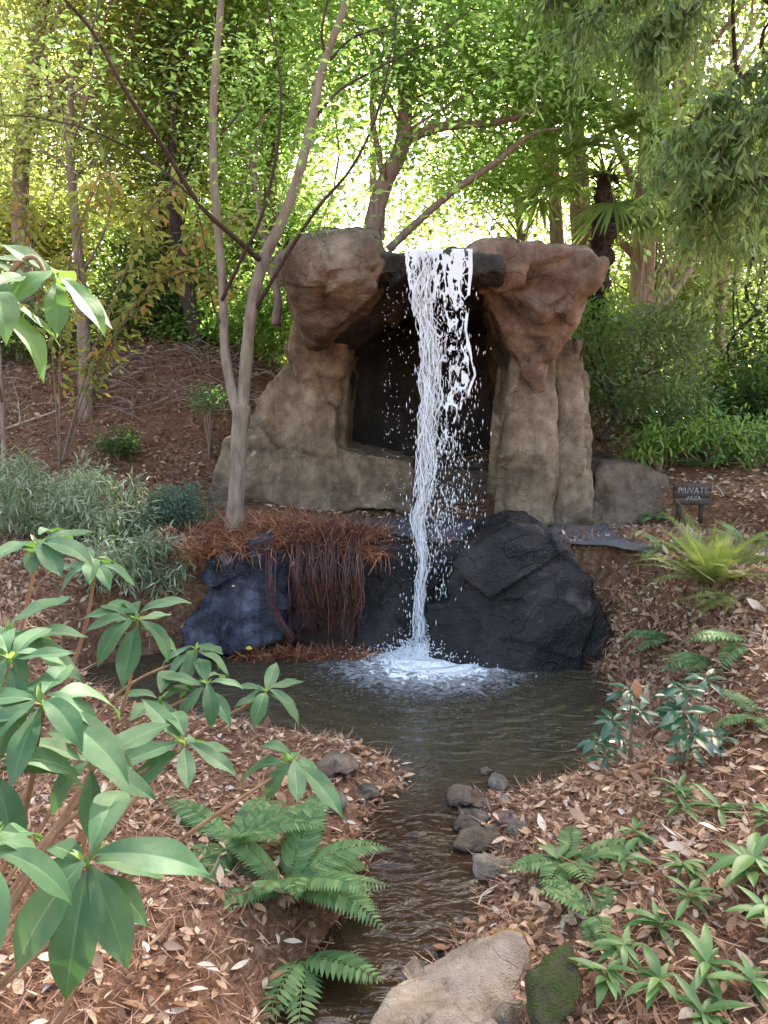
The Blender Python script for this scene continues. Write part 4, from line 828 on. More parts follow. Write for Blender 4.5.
# the rounded bush right of the grotto: stems leaning from (612,430)
bb = ghit(606, 437); 
t = bush('rounded_bush', 'rounded glossy evergreen bush with bare dark forked stems right of the grotto', at(640, 362, 8.7), (.92, .7, .6), 'leaf_olive', .085, 120, 46, .12, stems=0, base=bb)
mt = MB()
for pts, rd in (([(600, 440, 8.5), (612, 425, 8.6), (614, 408, 8.6), (604, 385, 8.6), (592, 360, 8.6), (584, 340, 8.7)], [.04, .035, .03, .02, .014, .008]), ([(613, 410, 8.6), (610, 380, 8.6), (600, 350, 8.6), (596, 330, 8.7)], [.022, .016, .012, .007]),
    ([(612, 408, 8.6), (625, 385, 8.7), (650, 370, 8.8), (680, 360, 8.8)], [.018, .014, .01, .006]), ([(606, 390, 8.6), (590, 375, 8.6), (576, 366, 8.6)], [.012, .008, .004]), ([(604, 430, 8.5), (596, 415, 8.5), (580, 410, 8.5)], [.012, .008, .005])):
    tube(mt, px(pts), rd, 7, 24, .15)
mt.build('stem', 'bark_dark', t)
BL = 'bushes around the clearing'
for (nm, lb, cu_, cv_, Y, r_, mat, Lf, cl, pr, spd, w_, nr_) in [
 ('spidery_bush', 'pale silvery narrow leaved bush at the left edge above the rhododendron', 40, 492, 7.2, (.72, .5, .38), 'leaf_pale', .11, 170, 30, .10, .12, True),
 ('spidery_bush', 'pale green feathery bush between the silvery bush and the forked tree', 105, 510, 6.9, (.5, .4, .34), 'leaf_pale', .10, 130, 30, .08, .12, True),
 ('spidery_bush', 'pale straggly bush spilling down the bank left of the blue wet rock', 130, 560, 6.5, (.5, .3, .32), 'leaf_pale', .10, 120, 28, .08, .12, True),
 ('grey_bush', 'low grey green bush at the foot of the forked tree', 182, 508, 7.3, (.36, .3, .17), 'leaf_grey', .04, 110, 40, .05, .4, False),
 ('grey_bush', 'low grey green bush left of the one at the foot of the forked tree', 140, 530, 7.0, (.3, .25, .15), 'leaf_grey', .04, 70, 40, .05, .4, False),
 ('dark_bush', 'dark leafy bush behind the mulch mound at the far left', 40, 345, 10.8, (.8, .6, .5), 'leaf_dark', .10, 80, 60, .16, .45, False),
 ('dark_bush', 'large shadowy evergreen behind the mulch mound left of the forked tree', 160, 300, 11.2, (.75, .6, .75), 'leaf_dark', .10, 110, 60, .16, .45, False),
 ('bright_bush', 'bright lime green shrub peeking over the mound beside the forked tree', 200, 335, 10.9, (.5, .4, .38), 'leaf_bright', .10, 70, 50, .13, .5, False),
 ('bright_bush', 'fresh green shrub over the mound left of the lime green one', 118, 345, 11.2, (.55, .4, .33), 'leaf_bright', .09, 70, 50, .13, .5, False),
 ('bright_bush', 'yellow green bush behind the left overhanging boulder', 270, 320, 10.8, (.55, .5, .6), 'leaf_bright', .10, 90, 50, .15, .5, False),
 ('bright_bush', 'lime bush between the grotto and the rounded bush', 592, 345, 10.6, (.6, .5, .7), 'leaf_bright', .10, 90, 50, .15, .5, False),
 ('bright_bush', 'hazy yellow green bush under the pale tree at the far right', 720, 400, 11.0, (.7, .6, .5), 'leaf_far', .10, 100, 50, .16, .45, False),
 ('low_fern_patch', 'bright lime foliage on the slope directly under the rounded bush', 662, 442, 8.2, (.42, .35, .2), 'leaf_young', .10, 26, 26, .11, .22, True),
 ('low_fern_patch', 'bright lime foliage in the middle of the right hand slope', 708, 438, 8.3, (.45, .35, .22), 'leaf_young', .10, 28, 26, .11, .22, True),
 ('low_fern_patch', 'bright lime foliage on the slope nearest the right edge', 758, 442, 8.2, (.42, .35, .22), 'leaf_young', .10, 26, 26, .11, .22, True),
 ('dark_bush', 'dark blue green bush cut by the right edge of the photo', 768, 400, 9.2, (.4, .5, .42), 'leaf_dark', .09, 70, 50, .12, .45, False),
 ('dark_bush', 'small dark green plant among the mulch at the foot of the left mound', 118, 442, 8.9, (.2, .18, .14), 'leaf_dark', .06, 26, 30, .05, .4, False),
 ('dark_bush', 'tiny bushy seedling on the slope between the mound and the forked tree', 208, 400, 9.0, (.2, .18, .12), 'seedling', .07, 16, 20, .05, .4, False)]:
    bush(nm, lb, at(cu_, cv_, Y), r_, mat, Lf, cl, pr, spd, BL, 8, 'bark_mid', w_, 'bush', nr_)
# ground cover right
mbg = MB(); n = 620; X = rng.uniform(2.6, 6.6, n); Yg_ = rng.uniform(8.0, 11.5, n); k_ = (vnoise(np.stack([X, Yg_, 0*X], 1), 1.6, 4) > -.25) & (X/Yg_ > .33) & (X-2.6 > (8.9-Yg_)*1.2); X, Yg_ = X[k_], Yg_[k_]
C = np.stack([X, Yg_, gz(X, Yg_)+rng.uniform(.05, .3, len(X))], 1); clump_leaves(mbg, C, 42, .12, .085, .4, flat=.7)
tag(mbg.build('ground_cover', 'seedling'), 'bright green leafy ground cover on the slope at the right', 'ground cover', kind='stuff')

# ------------------------------------------------------------------ whorled shrubs (rhododendron like)
def whorl(parent, c, L_, n, tilt, mat, wid=.34, name='leaf_cluster', droops=(.2, .6), young=True, axis=(0, 0, 1), a0=None, ns=13, nw=6, els=(-.1, .5)):
    mbw = MB(); a0 = rng.uniform(0, 6) if a0 is None else a0; ax = unit(np.array(axis, float)); e1 = unit(np.cross(ax, [.3, 1, .1])); e2 = np.cross(ax, e1)
    for k in range(n):
        a = a0+k*2.399+rng.normal()*.12; el = rng.uniform(*els); d = math.cos(el)*(math.cos(a)*e1+math.sin(a)*e2)+math.sin(el)*ax
        b_ = c+d*.01+ax*(.004*k-.01)
        leaves(mbw, [b_], d, ax, L_*rng.uniform(.7, 1.12), wid*rng.uniform(.9, 1.1), rng.uniform(*droops), .22, ns, nw, rng.random()*.7, .55, .02, 1.1, .5 if ns > 6 else 0.)
    o = mbw.build(name, mat, parent)
    if young:
        my = MB()
        for k in range(5):
            a = rng.uniform(0, 6.28); d = unit(np.array([math.cos(a)*.7, math.sin(a)*.7, .8])); leaves(my, [c], d, [0, 0, 1], L_*rng.uniform(.12, .28), .3, .2, .2, 4, 2)
        tube(my, [c-[0, 0, .02], c+[0, 0, .01]], [.004, .003], 6, 3); my.build('bud', 'leaf_young', o)
    return o
rb = np.array([-1.25, 1.1, gz(-1.25, 1.1)[0]])
rh = thing('rhododendron', rb, 'large leaved green rhododendron filling the lower left foreground', 'shrub')
WH = [(88, 864, 1.10, .165, 8, (.25, -.35, 1)), (42, 706, 1.22, .16, 9, (.1, -.3, 1)), (92, 762, 1.35, .145, 7, (.2, -.2, 1)), (184, 745, 1.6, .14, 7, (.2, -.25, 1)), (292, 762, 1.75, .15, 7, (.35, -.3, 1)),
      (207, 685, 1.95, .12, 7, (.1, -.2, 1)), (266, 692, 2.1, .115, 7, (.2, -.2, 1)), (38, 546, 1.75, .145, 9, (0, -.25, 1)), (96, 564, 2.0, .12, 7, (0, -.2, 1)), (137, 622, 1.85, .14, 9, (.1, -.3, 1)),
      (8, 634, 1.5, .155, 8, (.1, -.2, 1)), (196, 650, 2.1, .115, 7, (.1, -.2, 1)), (-6, 772, 1.15, .15, 7, (.2, -.2, 1)), (-12, 850, 1.0, .13, 6, (.2, -.2, 1)), (160, 700, 1.9, .11, 5, (.1, -.2, 1)), (10, 660, 1.3, .13, 6, (0, -.2, 1))]
ms_ = MB(); hub1 = np.array([-1.08, 1.3, .95]); hub2 = np.array([-1.05, 1.55, 1.0])
for k, (u_, v_, Y_, L_, n_, ax) in enumerate(WH):
    c = at(u_, v_, Y_); whorl(rh, c, L_*1.1, n_+1, 0, 'leaf_rhodo', axis=ax, wid=.34, els=(-.55, .5), droops=(.05, 1.0))
    h_ = hub1 if Y_ < 1.45 else hub2
    low = c+np.array([-.05-.1*(u_ > 150), -.03, -.22-.05*rng.random()])
    if u_ > 170: low = c+np.array([-.22, -.1, -.12])
    tube(ms_, [rb, rb*.55+h_*.45+rng.normal(size=3)*.03, (h_+low)/2-[0, 0, .12], low, c-[0, 0, .008]], [.012, .008, .006, .005, .004], 7, 40, .1)
ms_.build('stem', 'stem_brown', rh)
sb_ = np.array([-1.6, 1.2, gz(-1.6, 1.2)[0]])
rh2 = thing('rhododendron', sb_, 'sunlit rhododendron sprig reaching in from the upper left edge', 'shrub')
ms_ = MB()
for (u_, v_, Y_, L_, n_) in [(55, 280, 1.6, .145, 9), (-8, 296, 1.45, .15, 8), (-14, 262, 1.8, .13, 7)]:
    c = at(u_, v_, Y_); whorl(rh2, c, L_, n_, 0, 'leaf_sprig', axis=(.3, -.4, 1), els=(-.5, .4), wid=.36, droops=(.2, .9)); tube(ms_, [sb_, sb_*.4+c*.6+[-.25, 0, -.1], c+[-.12, 0, -.02], c], [.014, .009, .006, .0035], 7, 30)
ms_.build('stem', 'stem_brown', rh2)
# two small laurels by the pond on the right
for (lb, ws, bu, bv, warm) in [('small glossy shrub with a dead orange leaf leaning over the pond edge', [(630, 692, .075), (612, 722, .08), (598, 742, .07), (640, 712, .075), (622, 745, .07), (606, 758, .06)], 632, 762, True),
                     ('small blue green shrub to the right of the one with the orange leaf', [(684, 712, .09), (668, 698, .07), (690, 735, .1), (706, 680, .07), (684, 690, .07), (690, 752, .08), (716, 738, .07)], 682, 768, False)]:
    b_ = ghit(bu, bv); t = thing('laurel_seedling', b_, lb, 'shrub', 'small shrubs on the right bank'); ms_ = MB()
    for (u_, v_, L_) in ws:
        c = at(u_, v_, b_[1]+rng.uniform(-.12, .12)); whorl(t, c, L_*1.75, 8, 0, 'leaf_laurel', axis=(0, -.3, 1), young=False, els=(-.2, .5), ns=6, nw=4)
        tube(ms_, [b_, (b_+c)/2+rng.normal(size=3)*.02, c], [.006, .004, .003], 5, 10)
    ms_.build('stem', 'stem_brown', t)
    if warm:
        ml_ = MB(); c = at(636, 688, b_[1]-.12); leaves(ml_, [c+[-.01, 0, .05]], [.25, -.3, -1], [0, -1, .2], .11, .5, .2, .2, 7, 4)
        tag(ml_.build('fallen_leaf', 'orange_leaf'), 'single orange dead leaf caught on the small glossy shrub', 'leaf')

# ------------------------------------------------------------------ ferns
def frond(mb_, base, d, L_, npair=22, wid=.3, droop=.6, up=(0, 0, 1), pl=.18, sub=False):
    d = unit(np.array(d, float)); s = np.linspace(0, 1, 16); ang = droop*s*1.5; h = unit(np.array([d[0], d[1], 0])+1e-6); e0 = math.asin(np.clip(d[2], -1, 1))
    el = e0-ang; st = np.stack([h[0]*np.cos(el), h[1]*np.cos(el), np.sin(el)], 1)*L_/15
    P_ = np.vstack([[0, 0, 0], np.cumsum(st, 0)[:-1]])+base
    side = np.cross(d, [0, 0, 1]); side /= np.linalg.norm(side)+1e-9
    P_ += side*(rng.normal()*.08*L_*s[:, None]**2)
    tube(mb_, P_, [.0028, .0008], 4, smooth=False, r=.9)
    t_ = np.linspace(.14, .99, npair); idx = t_*15; i0 = idx.astype(int); i0 = np.minimum(i0, 14); f = (idx-i0)[:, None]; B_ = P_[i0]*(1-f)+P_[i0+1]*f
    T_ = unit(P_[i0+1]-P_[i0]); pr = np.sin(np.pi*np.clip((t_*1.02)**.75, 0, 1))**.75*.9+.1*(1-t_)
    for sg in (-1, 1):
        D = unit(side*sg+T_*.55+np.array([0, 0, .05])); U = np.cross(T_, side); U = U*np.sign(U[:, 2:3]+1e-6)
        if not sub: leaves(mb_, B_, D, U, L_*pl*pr+.004, wid, .25, .15, 4, 2, None, .3)
        else:
            for b_, dd_, uu_, l_ in zip(B_, D, U, L_*pl*pr+.004):
                nsb = max(3, int(9*l_/(L_*pl))); q = np.linspace(.08, .95, nsb)[:, None]; bb_ = b_+dd_*q*l_; T2 = dd_; S2 = np.cross(dd_, uu_)
                for s2 in (-1, 1): kites(mb_, bb_, unit(S2*s2+T2*.7), uu_, l_*.22*(1.05-q[:, 0]), .5, .1)
def fern(name, label, base, n, L_, mat, group, npair=22, wid=.3, el=(.3, .9), az=None, droop=(.4, .8), pl=.18, sub=False, cat='fern'):
    t = thing(name, base, label, cat, group); 
    for k in range(n):
        a = (k/n*6.28+rng.normal()*.25) if az is None else az[k % len(az)]+rng.normal()*.12; e_ = rng.uniform(*el)
        mf = MB(); frond(mf, np.asarray(base, float)+[0, 0, .01], [math.cos(a)*math.cos(e_), math.sin(a)*math.cos(e_), math.sin(e_)], L_*rng.uniform(.75, 1.1), npair, wid, rng.uniform(*droop), pl=pl, sub=sub)
        mf.build('frond', mat, t)
    return t
FG = 'ferns around the stream'
fb = ghit(275, 930); fern('fern', 'large lacy green fern in the left foreground arching over the stream', fb+[.02, .22, 0], 18, .58, 'fern', FG, 27, .25, (.3, 1.15), None, (.5, 1.0), .2)
fb = ghit(235, 850); fern('fern', 'lacy fern behind the big foreground fern under the rhododendron leaves', fb, 12, .52, 'fern', FG, 25, .25, (.4, 1.2), None, (.4, .9), .19)
fb = ghit(712, 590); fern('fern', 'tall yellow green fern standing beside the path on the right', fb, 48, .82, 'fern_yellow', FG, 22, .3, (.6, 1.4), None, (.3, .9), .15, True)
fb = ghit(735, 600); fern('fern', 'low yellowing fern drooping from the foot of the tall yellow green fern', fb, 16, .5, 'fern_yellow', FG, 20, .3, (.1, .7), None, (.5, .9), .17, True)
for (u_, v_, n_, L_, lb, mt_, az) in [
 (672, 640, 4, .34, 'small fern with broad leaflets on the dark bank above the pond', 'fern', [2.9, 3.6, 3.2, 2.5]),
 (712, 662, 5, .34, 'small dark fern right of the one on the pond bank', 'fern', [3.3, 2.8, .2, 3.9]),
 (752, 645, 5, .36, 'green fern cut by the right edge below the tall yellow green fern', 'fern', [2.6, 3.1, .4, 3.6]),
 (655, 520, 7, .3, 'dark blue green fern in front of the brown half buried boulder', 'fern', None),
 (664, 552, 6, .26, 'little dark fern between the path and the tall yellow green fern', 'fern', None),
 (745, 545, 8, .34, 'dark green fern behind the tall yellow green fern near the right edge', 'fern', None),
 (700, 470, 8, .42, 'dark fern on the slope above the wooden sign', 'fern', None),
 (568, 868, 6, .3, 'upright little fern on the right bank beside the stream stones', 'fern', None),
 (592, 920, 7, .22, 'fine leaved pale fern low on the right bank', 'fern', None),
 (540, 950, 4, .22, 'withered orange fern hanging over the stream edge', 'fern_rust', [3.4, 4.2, 5.0, 2.6]),
 (760, 720, 5, .26, 'small fern at the right edge above the leaf litter', 'fern', None),
 (300, 960, 4, .34, 'fern with one long frond trailing down towards the bottom of the stream', 'fern', [5.0, 5.4, 4.6, 5.9])]:
    fern('fern', lb, ghit(u_, v_), n_+(2 if az is None else 0), L_*1.2, mt_, FG, 14, .3, (.25, .9) if n_ > 5 else (.15, .5), az, (.4, .8), .24)
# seedlings on the right bank
SG = 'leafy seedlings in the leaf litter'
for (u_, v_, n_, L_, w_, lb) in [
 (674, 812, 16, .13, .2, 'bushy tuft of arching leaves uppermost among the seedlings'),
 (716, 815, 7, .13, .26, 'seedling with arching leaves just right of the uppermost tuft'),
 (742, 880, 13, .17, .3, 'largest seedling clump with broad pale striped leaves at the right edge'),
 (625, 880, 6, .13, .26, 'thin seedling left of the large clump in the middle of the bank'),
 (690, 880, 9, .12, .22, 'narrow leaved seedling between the middle of the bank and the large clump'),
 (558, 872, 4, .12, .35, 'shiny leaf shoot against the upright little fern'),
 (690, 915, 8, .11, .25, 'small seedling directly under the narrow leaved one'),
 (655, 940, 8, .13, .26, 'seedling with dark leaves in the middle of the bank near the mossy rock'),
 (624, 968, 9, .12, .28, 'seedling just above the mossy rock on its right'),
 (607, 1000, 9, .12, .3, 'star shaped seedling right of the mossy rock'),
 (655, 998, 9, .12, .28, 'seedling at the bottom right of the star shaped one'),
 (702, 1000, 8, .13, .28, 'seedling with one long bright leaf near the bottom edge'),
 (748, 995, 8, .12, .3, 'seedling in the bottom right corner'),
 (764, 940, 9, .14, .28, 'seedling at the right edge below the large clump'),
 (708, 1030, 8, .12, .3, 'bright seedling cut by the bottom edge'),
 (768, 830, 7, .13, .28, 'seedling cut by the right edge above the large clump'),
 (640, 850, 6, .10, .25, 'sparse seedling left below the uppermost tuft')]:
    L_ *= 1.12; b_ = ghit(u_, v_); t = thing('seedling', b_, lb, 'plant', SG); ml_ = MB(); mst = MB()
    nst = max(1, n_//5)
    for s_ in range(nst):
        hh = L_*rng.uniform(.35, .8); o_ = b_+[rng.normal()*.03*(nst > 1), rng.normal()*.03*(nst > 1), 0]; tp_ = o_+[rng.normal()*.02, rng.normal()*.02, hh]; tube(mst, [o_, tp_], [.0025, .0018], 5, 4)
        for k in range(math.ceil(n_*1.6/nst)):
            a = rng.uniform(0, 6.28); e_ = rng.uniform(-.05, .75); d = [math.cos(a)*math.cos(e_), math.sin(a)*math.cos(e_), math.sin(e_)]; q = o_*.25+tp_*.75 if k % 2 else tp_
            leaves(ml_, [q], d, [0, 0, 1], L_*rng.uniform(.5, 1.15), w_*.85, rng.uniform(.25, .7), .25, 6, 4, None, .45)
    mst.build('stem', 'stem_green', t); ml_.build('foliage', 'seedling', t)

# ------------------------------------------------------------------ litter, straw, twigs
def scatter(n, xr, yr, dens=None):
    X = rng.uniform(*xr, n); Y = rng.uniform(*yr, n); s = sdw(X, Y); k_ = (s > .05)
    X, Y, s = X[k_], Y[k_], s[k_]; d = dpath(X, Y); k_ = (d > .66) | (rng.random(len(X)) < np.where(X > 2.2, .85, .1)); return X[k_], Y[k_]
def ntilt(n, a): return unit(rng.normal(size=(n, 3))*a+[0, 0, 1.])
mbq = MB()
X, Y = scatter(30000, (.2, 4.6), (1.2, 7.4)); k_ = X > -.1; n = len(X); Z = gz(X, Y)
a = rng.uniform(0, 6.28, n); D = np.stack([np.cos(a), np.sin(a), rng.normal(size=n)*.22], 1)
leaves(mbq, np.stack([X, Y, Z+rng.uniform(.004, .028, n)], 1), D, ntilt(n, .35), np.minimum(rng.lognormal(-3.05, .4, n), .105), rng.uniform(.25, .55, n), rng.uniform(-.5, .8, n), rng.uniform(-.5, .7), 4, 2)
X, Y = scatter(15000, (-4., .2), (1.1, 5.2)); n = len(X); Z = gz(X, Y); a = rng.uniform(0, 6.28, n); D = np.stack([np.cos(a), np.sin(a), rng.normal(size=n)*.22], 1)
leaves(mbq, np.stack([X, Y, Z+rng.uniform(.004, .028, n)], 1), D, ntilt(n, .35), np.minimum(rng.lognormal(-3.15, .4, n), .095), rng.uniform(.25, .55, n), rng.uniform(-.5, .8, n), .3, 4, 2)
X, Y = scatter(32000, (-7, 6.5), (6.2, 12.)); n = len(X); Z = gz(X, Y); a = rng.uniform(0, 6.28, n); D = np.stack([np.cos(a), np.sin(a), rng.normal(size=n)*.35], 1)
kites(mbq, np.stack([X, Y, Z+rng.uniform(.003, .03, n)], 1), D, ntilt(n, .5), rng.uniform(.04, .11, n), .42, .3)
X, Y = scatter(16000, (1.1, 3.0), (4.6, 7.1)); n = len(X); Z = gz(X, Y)
leaves(mbq, np.stack([X, Y, Z+rng.uniform(.004, .03, n)], 1), rdir(n), unit(rng.normal(size=(n, 3))*.5+[-.5, -.4, .8]), rng.lognormal(-3.0, .4, n), rng.uniform(.25, .5, n), rng.uniform(-.5, .8, n), .3, 4, 2)
X, Y = scatter(9000, (-4.2, -1.0), (5.2, 7.3)); n = len(X); Z = gz(X, Y)
leaves(mbq, np.stack([X, Y, Z+rng.uniform(.004, .03, n)], 1), rdir(n), unit(rng.normal(size=(n, 3))*.5+[.3, -.5, .8]), rng.lognormal(-3.0, .4, n), rng.uniform(.25, .5, n), rng.uniform(-.5, .8, n), .3, 4, 2)
tag(mbq.build('leaf_litter', 'dead_leaf'), 'brown and pinkish fallen leaves covering the banks and slopes', 'leaf litter', kind='stuff')
mbn = MB()
def needles(mb_, X, Y, L_, hmax=.03, w=.0022, Z=None, tilt=.15):
    n = len(X); Z = gz(X, Y) if Z is None else Z; a = rng.uniform(0, 6.28, n); D = np.stack([np.cos(a), np.sin(a), rng.normal(size=n)*tilt], 1)
    leaves(mb_, np.stack([X, Y, Z+rng.uniform(.003, hmax, n)], 1), D, ntilt(n, .4), L_*rng.uniform(.5, 1.2, n), w*2/np.maximum(L_, 1e-3), rng.uniform(-.7, .7, n), .3, 3, 1)
X, Y = scatter(24000, (-3.6, .6), (1.1, 5.0)); needles(mbn, X, Y, .13)
X, Y = scatter(18000, (.2, 3.4), (1.1, 4.6)); needles(mbn, X, Y, .13)
X, Y = scatter(9000, (-4., -1.), (5., 7.3)); needles(mbn, X, Y, .2, .06, .003, None, .4)
X, Y = scatter(22000, (1.2, 4.2), (4.4, 7.4)); needles(mbn, X, Y, .17, .04, .003)
X, Y = scatter(16000, (-6.5, -.9), (7.0, 11.)); needles(mbn, X, Y, .2, .05, .0035)
tag(mbn.build('pine_straw', 'straw'), 'rust brown pine needles strewn over the banks', 'pine straw', kind='stuff')
# straw heap on the pond wall, spilling over
mbn = MB(); n = 7500; u_ = rng.uniform(185, 385, n); c_ = np.array([at(a_, 540, 6.75) for a_ in (185, 385)]); X = c_[0][0]+(c_[1][0]-c_[0][0])*(u_-185)/200+rng.normal(size=n)*.03; Y = rng.uniform(6.45, 7.35, n)
Z = np.maximum(gz(X, Y), .86)+rng.uniform(0, .15, n)*np.exp(-((X+.95)/.75)**2); needles(mbn, X, Y, .22, .03, .0032, Z, .3)
n = 1500; X = rng.uniform(at(238, 640, 6.4)[0], at(372, 640, 6.4)[0], n); needles(mbn, X, rng.uniform(6.3, 6.5, n), .14, .05, .0032, np.full(n, .0), .35)
tag(mbn.build('straw_heap', 'straw_red'), 'heap of rusty pine straw lying on top of the pond wall', 'pine straw', kind='stuff')
th_ = thing('hanging_straw', at(335, 560, 6.5), 'curtain of long dark straw stems hanging over the pond wall', 'hanging straw')
mbn = MB()
for k in range(230):
    ut = rng.uniform(292, 362); ub = ut*.8+rng.uniform(300, 366)*.2+rng.normal()*4; v1 = rng.choice([rng.uniform(560, 620), rng.uniform(615, 646)], p=[.3, .7]); Yd = rng.uniform(6.30, 6.52)
    P_ = [at(ut+rng.normal()*14, rng.uniform(522, 540), Yd+.35), at(ut, 547+rng.normal()*3, Yd+.08), at(ut+rng.normal()*4, 575+rng.normal()*5, Yd-.02+rng.normal()*.02), at((ut+ub)/2+rng.normal()*6, 605+rng.normal()*5, Yd-.03+rng.normal()*.025), at(ub, v1, Yd-.02)]
    tube(mbn, P_, [rng.lognormal(-5.8, .45), .0015], 5, 18, r=rng.random()**2.2)
for k in range(9):
    ut = 272+rng.normal()*2; P_ = [at(ut-5, 540, 6.75), at(ut, 550, 6.45), at(ut-1, 590, 6.36), at(ut+5, 615, 6.34), at(ut+22, 640, 6.3)]; P_ = [p_+rng.normal(size=3)*.012 for p_ in P_]; tube(mbn, P_, [.004, .002], 5, 20, r=.4)
mbn.build('stems', 'straw_dark', th_)
# bare stick lying on the mound, twig pile
def stick(name, label, paths, mat='twig', group=None):
    t = MB()
    for pts, r0, r1 in paths: tube(t, px(pts), [r0, r1], 6, 24, .15)
    o = t.build(name, mat); tag(o, label, 'branch', group); return o
stick('fallen_branch', 'long pale bare branch slanting across the mulch mound', [([(-4, 432, 7.6), (30, 420, 7.8), (62, 408, 8.2), (95, 385, 8.8), (128, 360, 9.4)], .013, .005), ([(62, 408, 8.2), (80, 395, 8.4), (110, 372, 8.9)], .006, .003), ([(20, 424, 7.7), (18, 400, 7.8), (12, 380, 7.8)], .006, .003)])
stick('fallen_branch', 'dark fallen branch on the slope above the side boulder', [([(600, 452, 8.4), (625, 462, 8.3), (655, 470, 8.2), (690, 482, 8.1)], .02, .008), ([(655, 470, 8.2), (690, 462, 8.3)], .008, .003)], 'bark_dark')
stick('fallen_branch', 'pale twig fork lying beside the wooden sign', [([(705, 492, 7.6), (716, 486, 7.6), (724, 496, 7.5)], .008, .005), ([(716, 486, 7.6), (722, 482, 7.6)], .006, .003)])
stick('fallen_branch', 'thin dry stick lying across the straw right of the foreground rock', [([(500, 950, 2.75), (520, 925, 2.85), (545, 905, 3.), (556, 893, 3.05)], .004, .002)])
stick('fallen_branch', 'short stick poking out of the bank at the stream bend', [([(478, 905, 3.0), (484, 893, 3.05), (498, 885, 3.1)], .004, .003)])
stick('fallen_branch', 'pale broken twig in the leaves under the tall yellow green fern', [([(690, 565, 5.6), (705, 575, 5.5), (715, 582, 5.4)], .007, .004)])
mbt = MB()
for k in range(380):
    x = rng.uniform(-3.6, -1.7) if k % 3 else rng.uniform(-5, -1.6); y = rng.uniform(9.6, 10.5); z = gz(x, y)[0]+rng.uniform(.0, .1); a = rng.uniform(0, 6.28); l_ = rng.uniform(.2, .7); d = np.array([math.cos(a), math.sin(a)*.5, rng.normal()*.3-.1])
    p0 = np.array([x, y-.05, z]); tube(mbt, [p0, p0+d*l_*.5+rng.normal(size=3)*.05, p0+d*l_+[0, 0, -.08]], [.005, .002], 4, 7, r=rng.random())
tag(mbt.build('brush_pile', 'twig_pile'), 'tangled heap of purplish dry twigs along the top of the mulch mound', 'brush pile', kind='stuff')
# plant label stakes
for (u_, v_, lb) in ((146, 490, 'small pale wooden stake at the foot of the mound, left of two'), (172, 492, 'small pale wooden stake at the foot of the mound, right of two')):
    c = at(u_, v_, 8.0); g_ = gz(c[0], c[1])[0]; mbp = MB(); w, d, h = .013, .006, .12
    V = [(sx*w, sy*d, z) for z in (-.05, h) for sx, sy in ((-1, -1), (1, -1), (1, 1), (-1, 1))]+[(0, -d, h+.02), (0, d, h+.02)]
    mbp.add(np.array(V)+[c[0], c[1], g_], [[0, 1, 5, 4], [1, 2, 6, 5], [2, 3, 7, 6], [3, 0, 4, 7], [4, 8, 9, 7], [8, 5, 6, 9]], [[4, 5, 8], [6, 7, 9]])
    tag(mbp.build('plant_stake', 'stake', smooth=False), lb, 'stake', 'plant stakes')
# wooden sign
c = at(692, 494, 7.35); sgn = thing('wooden_sign', (c[0], c[1], gz(c[0], c[1])[0]), 'weathered dark wooden sign with faint painted letters beside the brown boulder', 'sign')
mbp = MB(); w, h, d = .175, .105, .018
def box(mb_, c_, hx, hy, hz_):
    V = np.array([(sx*hx, sy*hy, sz*hz_) for sz in (-1, 1) for sx, sy in ((-1, -1), (1, -1), (1, 1), (-1, 1))])+c_
    mb_.add(V, [[0, 1, 5, 4], [1, 2, 6, 5], [2, 3, 7, 6], [3, 0, 4, 7], [4, 5, 6, 7], [3, 2, 1, 0]])
for k in (-1, 0, 1): box(mbp, c+[0, 0, k*.071], w+.004*k, d, .034)
mbp.build('board', 'sign', sgn, smooth=False)
for s_ in (-1, 1):
    mbp = MB(); box(mbp, c+[s_*.11, .035, -.10], .018, .015, .19); mbp.build('post', 'sign', sgn, smooth=False)
def text(s_, sz, pos, parent):
    cu_ = bpy.data.curves.new('lettering', 'FONT'); cu_.body = s_; cu_.size = sz; cu_.extrude = .0015; cu_.align_x = 'CENTER'; cu_.align_y = 'CENTER'
    o = bpy.data.objects.new('t', cu_); COL.objects.link(o); dg = bpy.context.evaluated_depsgraph_get(); me = bpy.data.meshes.new_from_object(o.evaluated_get(dg)); bpy.data.objects.remove(o)
    n = len(me.vertices); co = np.zeros(n*3, np.float32); me.vertices.foreach_get('co', co); co = co.reshape(-1, 3)
    co = np.stack([co[:, 0], -co[:, 2], co[:, 1]], 1)+pos; me.vertices.foreach_set('co', co.astype(np.float32).ravel()); me.update(); me.materials.clear(); me.materials.append(M['paint']); return link('lettering', me, parent)
text('PRIVATE', .078, c+[0, -d-.003, .035], sgn); text('AREA', .058, c+[.01, -d-.003, -.04], sgn)
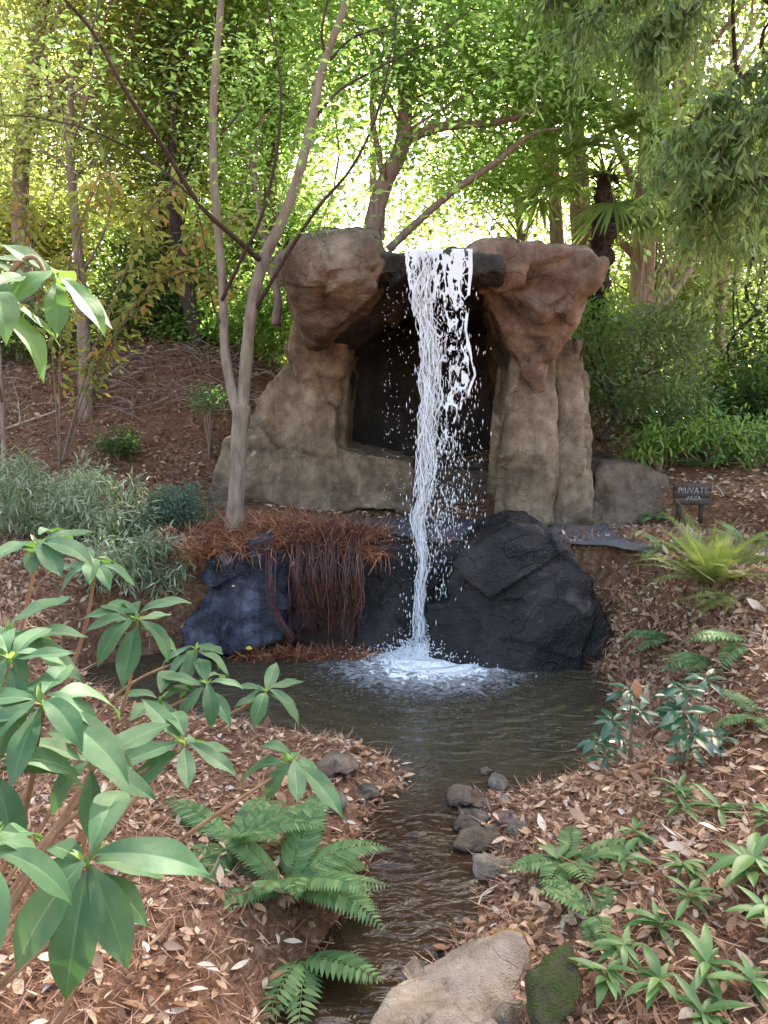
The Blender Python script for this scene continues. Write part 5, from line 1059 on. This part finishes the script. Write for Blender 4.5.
# single yellow leaves one can point at
YL = 'yellow fallen leaves by the pond'
for (u_, v_, L_, lb) in ((246, 653, .06, 'round yellow leaf at the waterline below the blue wet rock'), (232, 588, .03, 'small yellow leaf stuck on the blue wet rock'), (618, 615, .06, 'yellow leaf on the dark bank above the pond'), (634, 630, .04, 'second yellow leaf on the dark bank, nearer the fern')):
    p_ = ghit(u_, v_) if v_ > 600 else at(u_, v_, 6.42); 
    if u_ == 246: p_ = at(u_, 650, 6.3)
    ml_ = MB(); leaves(ml_, [p_+[0, -.01, .02]], [1, -.2, .1], [0, -.7, 1], L_, .7, .2, .2, 5, 4); tag(ml_.build('yellow_leaf', 'yellow_leaf'), lb, 'leaf', YL)

# ------------------------------------------------------------------ light, world, camera
SEL, SAZ = 44., 24.    # sun elevation; azimuth from +Y towards +X
w = bpy.data.worlds.new('World'); sc.world = w; w.use_nodes = True; nt = w.node_tree
bg = nt.nodes['Background']; sky = nt.nodes.new('ShaderNodeTexSky'); sky.sky_type = 'NISHITA'; sky.sun_disc = False
sky.sun_elevation = R(SEL); sky.sun_rotation = R(SAZ); sky.dust_density = 4.; sky.air_density = 1.; sky.ozone_density = .6
tint = nt.nodes.new('ShaderNodeMix'); tint.data_type = 'RGBA'; tint.blend_type = 'MULTIPLY'; tint.inputs[0].default_value = 1.; tint.inputs[7].default_value = (1., .93, .84, 1)
nt.links.new(sky.outputs[0], tint.inputs[6]); nt.links.new(tint.outputs[2], bg.inputs[0]); bg.inputs[1].default_value = .13
ld = bpy.data.lights.new('sun', 'SUN'); ld.energy = 5.; ld.angle = R(.6); ld.color = (1, .93, .82); lo = bpy.data.objects.new('sun', ld); COL.objects.link(lo)
sd = Vector((math.sin(R(SAZ))*math.cos(R(SEL)), math.cos(R(SAZ))*math.cos(R(SEL)), math.sin(R(SEL))))
lo.rotation_euler = sd.to_track_quat('Z', 'Y').to_euler(); lo.location = (8, 12, 20)
cd = bpy.data.cameras.new('camera'); co = bpy.data.objects.new('camera', cd); COL.objects.link(co); co.location = (0, 0, HC); co.rotation_euler = (R(90)-PIT, 0, 0)
cd.sensor_fit = 'VERTICAL'; cd.sensor_height = 24.; cd.lens = 24.*FPX/1024; cd.clip_start = .05; cd.clip_end = 1000; sc.camera = co
cd.dof.use_dof = False
sc.view_settings.view_transform = 'Standard'; sc.view_settings.look = 'None'; sc.view_settings.exposure = 3.1; sc.view_settings.gamma = 1
sc.render.engine = 'CYCLES'; sc.cycles.max_bounces = 8; sc.cycles.transmission_bounces = 5; sc.cycles.diffuse_bounces = 4; sc.cycles.use_denoising = True
sc.cycles.caustics_reflective = False; sc.cycles.caustics_refractive = False
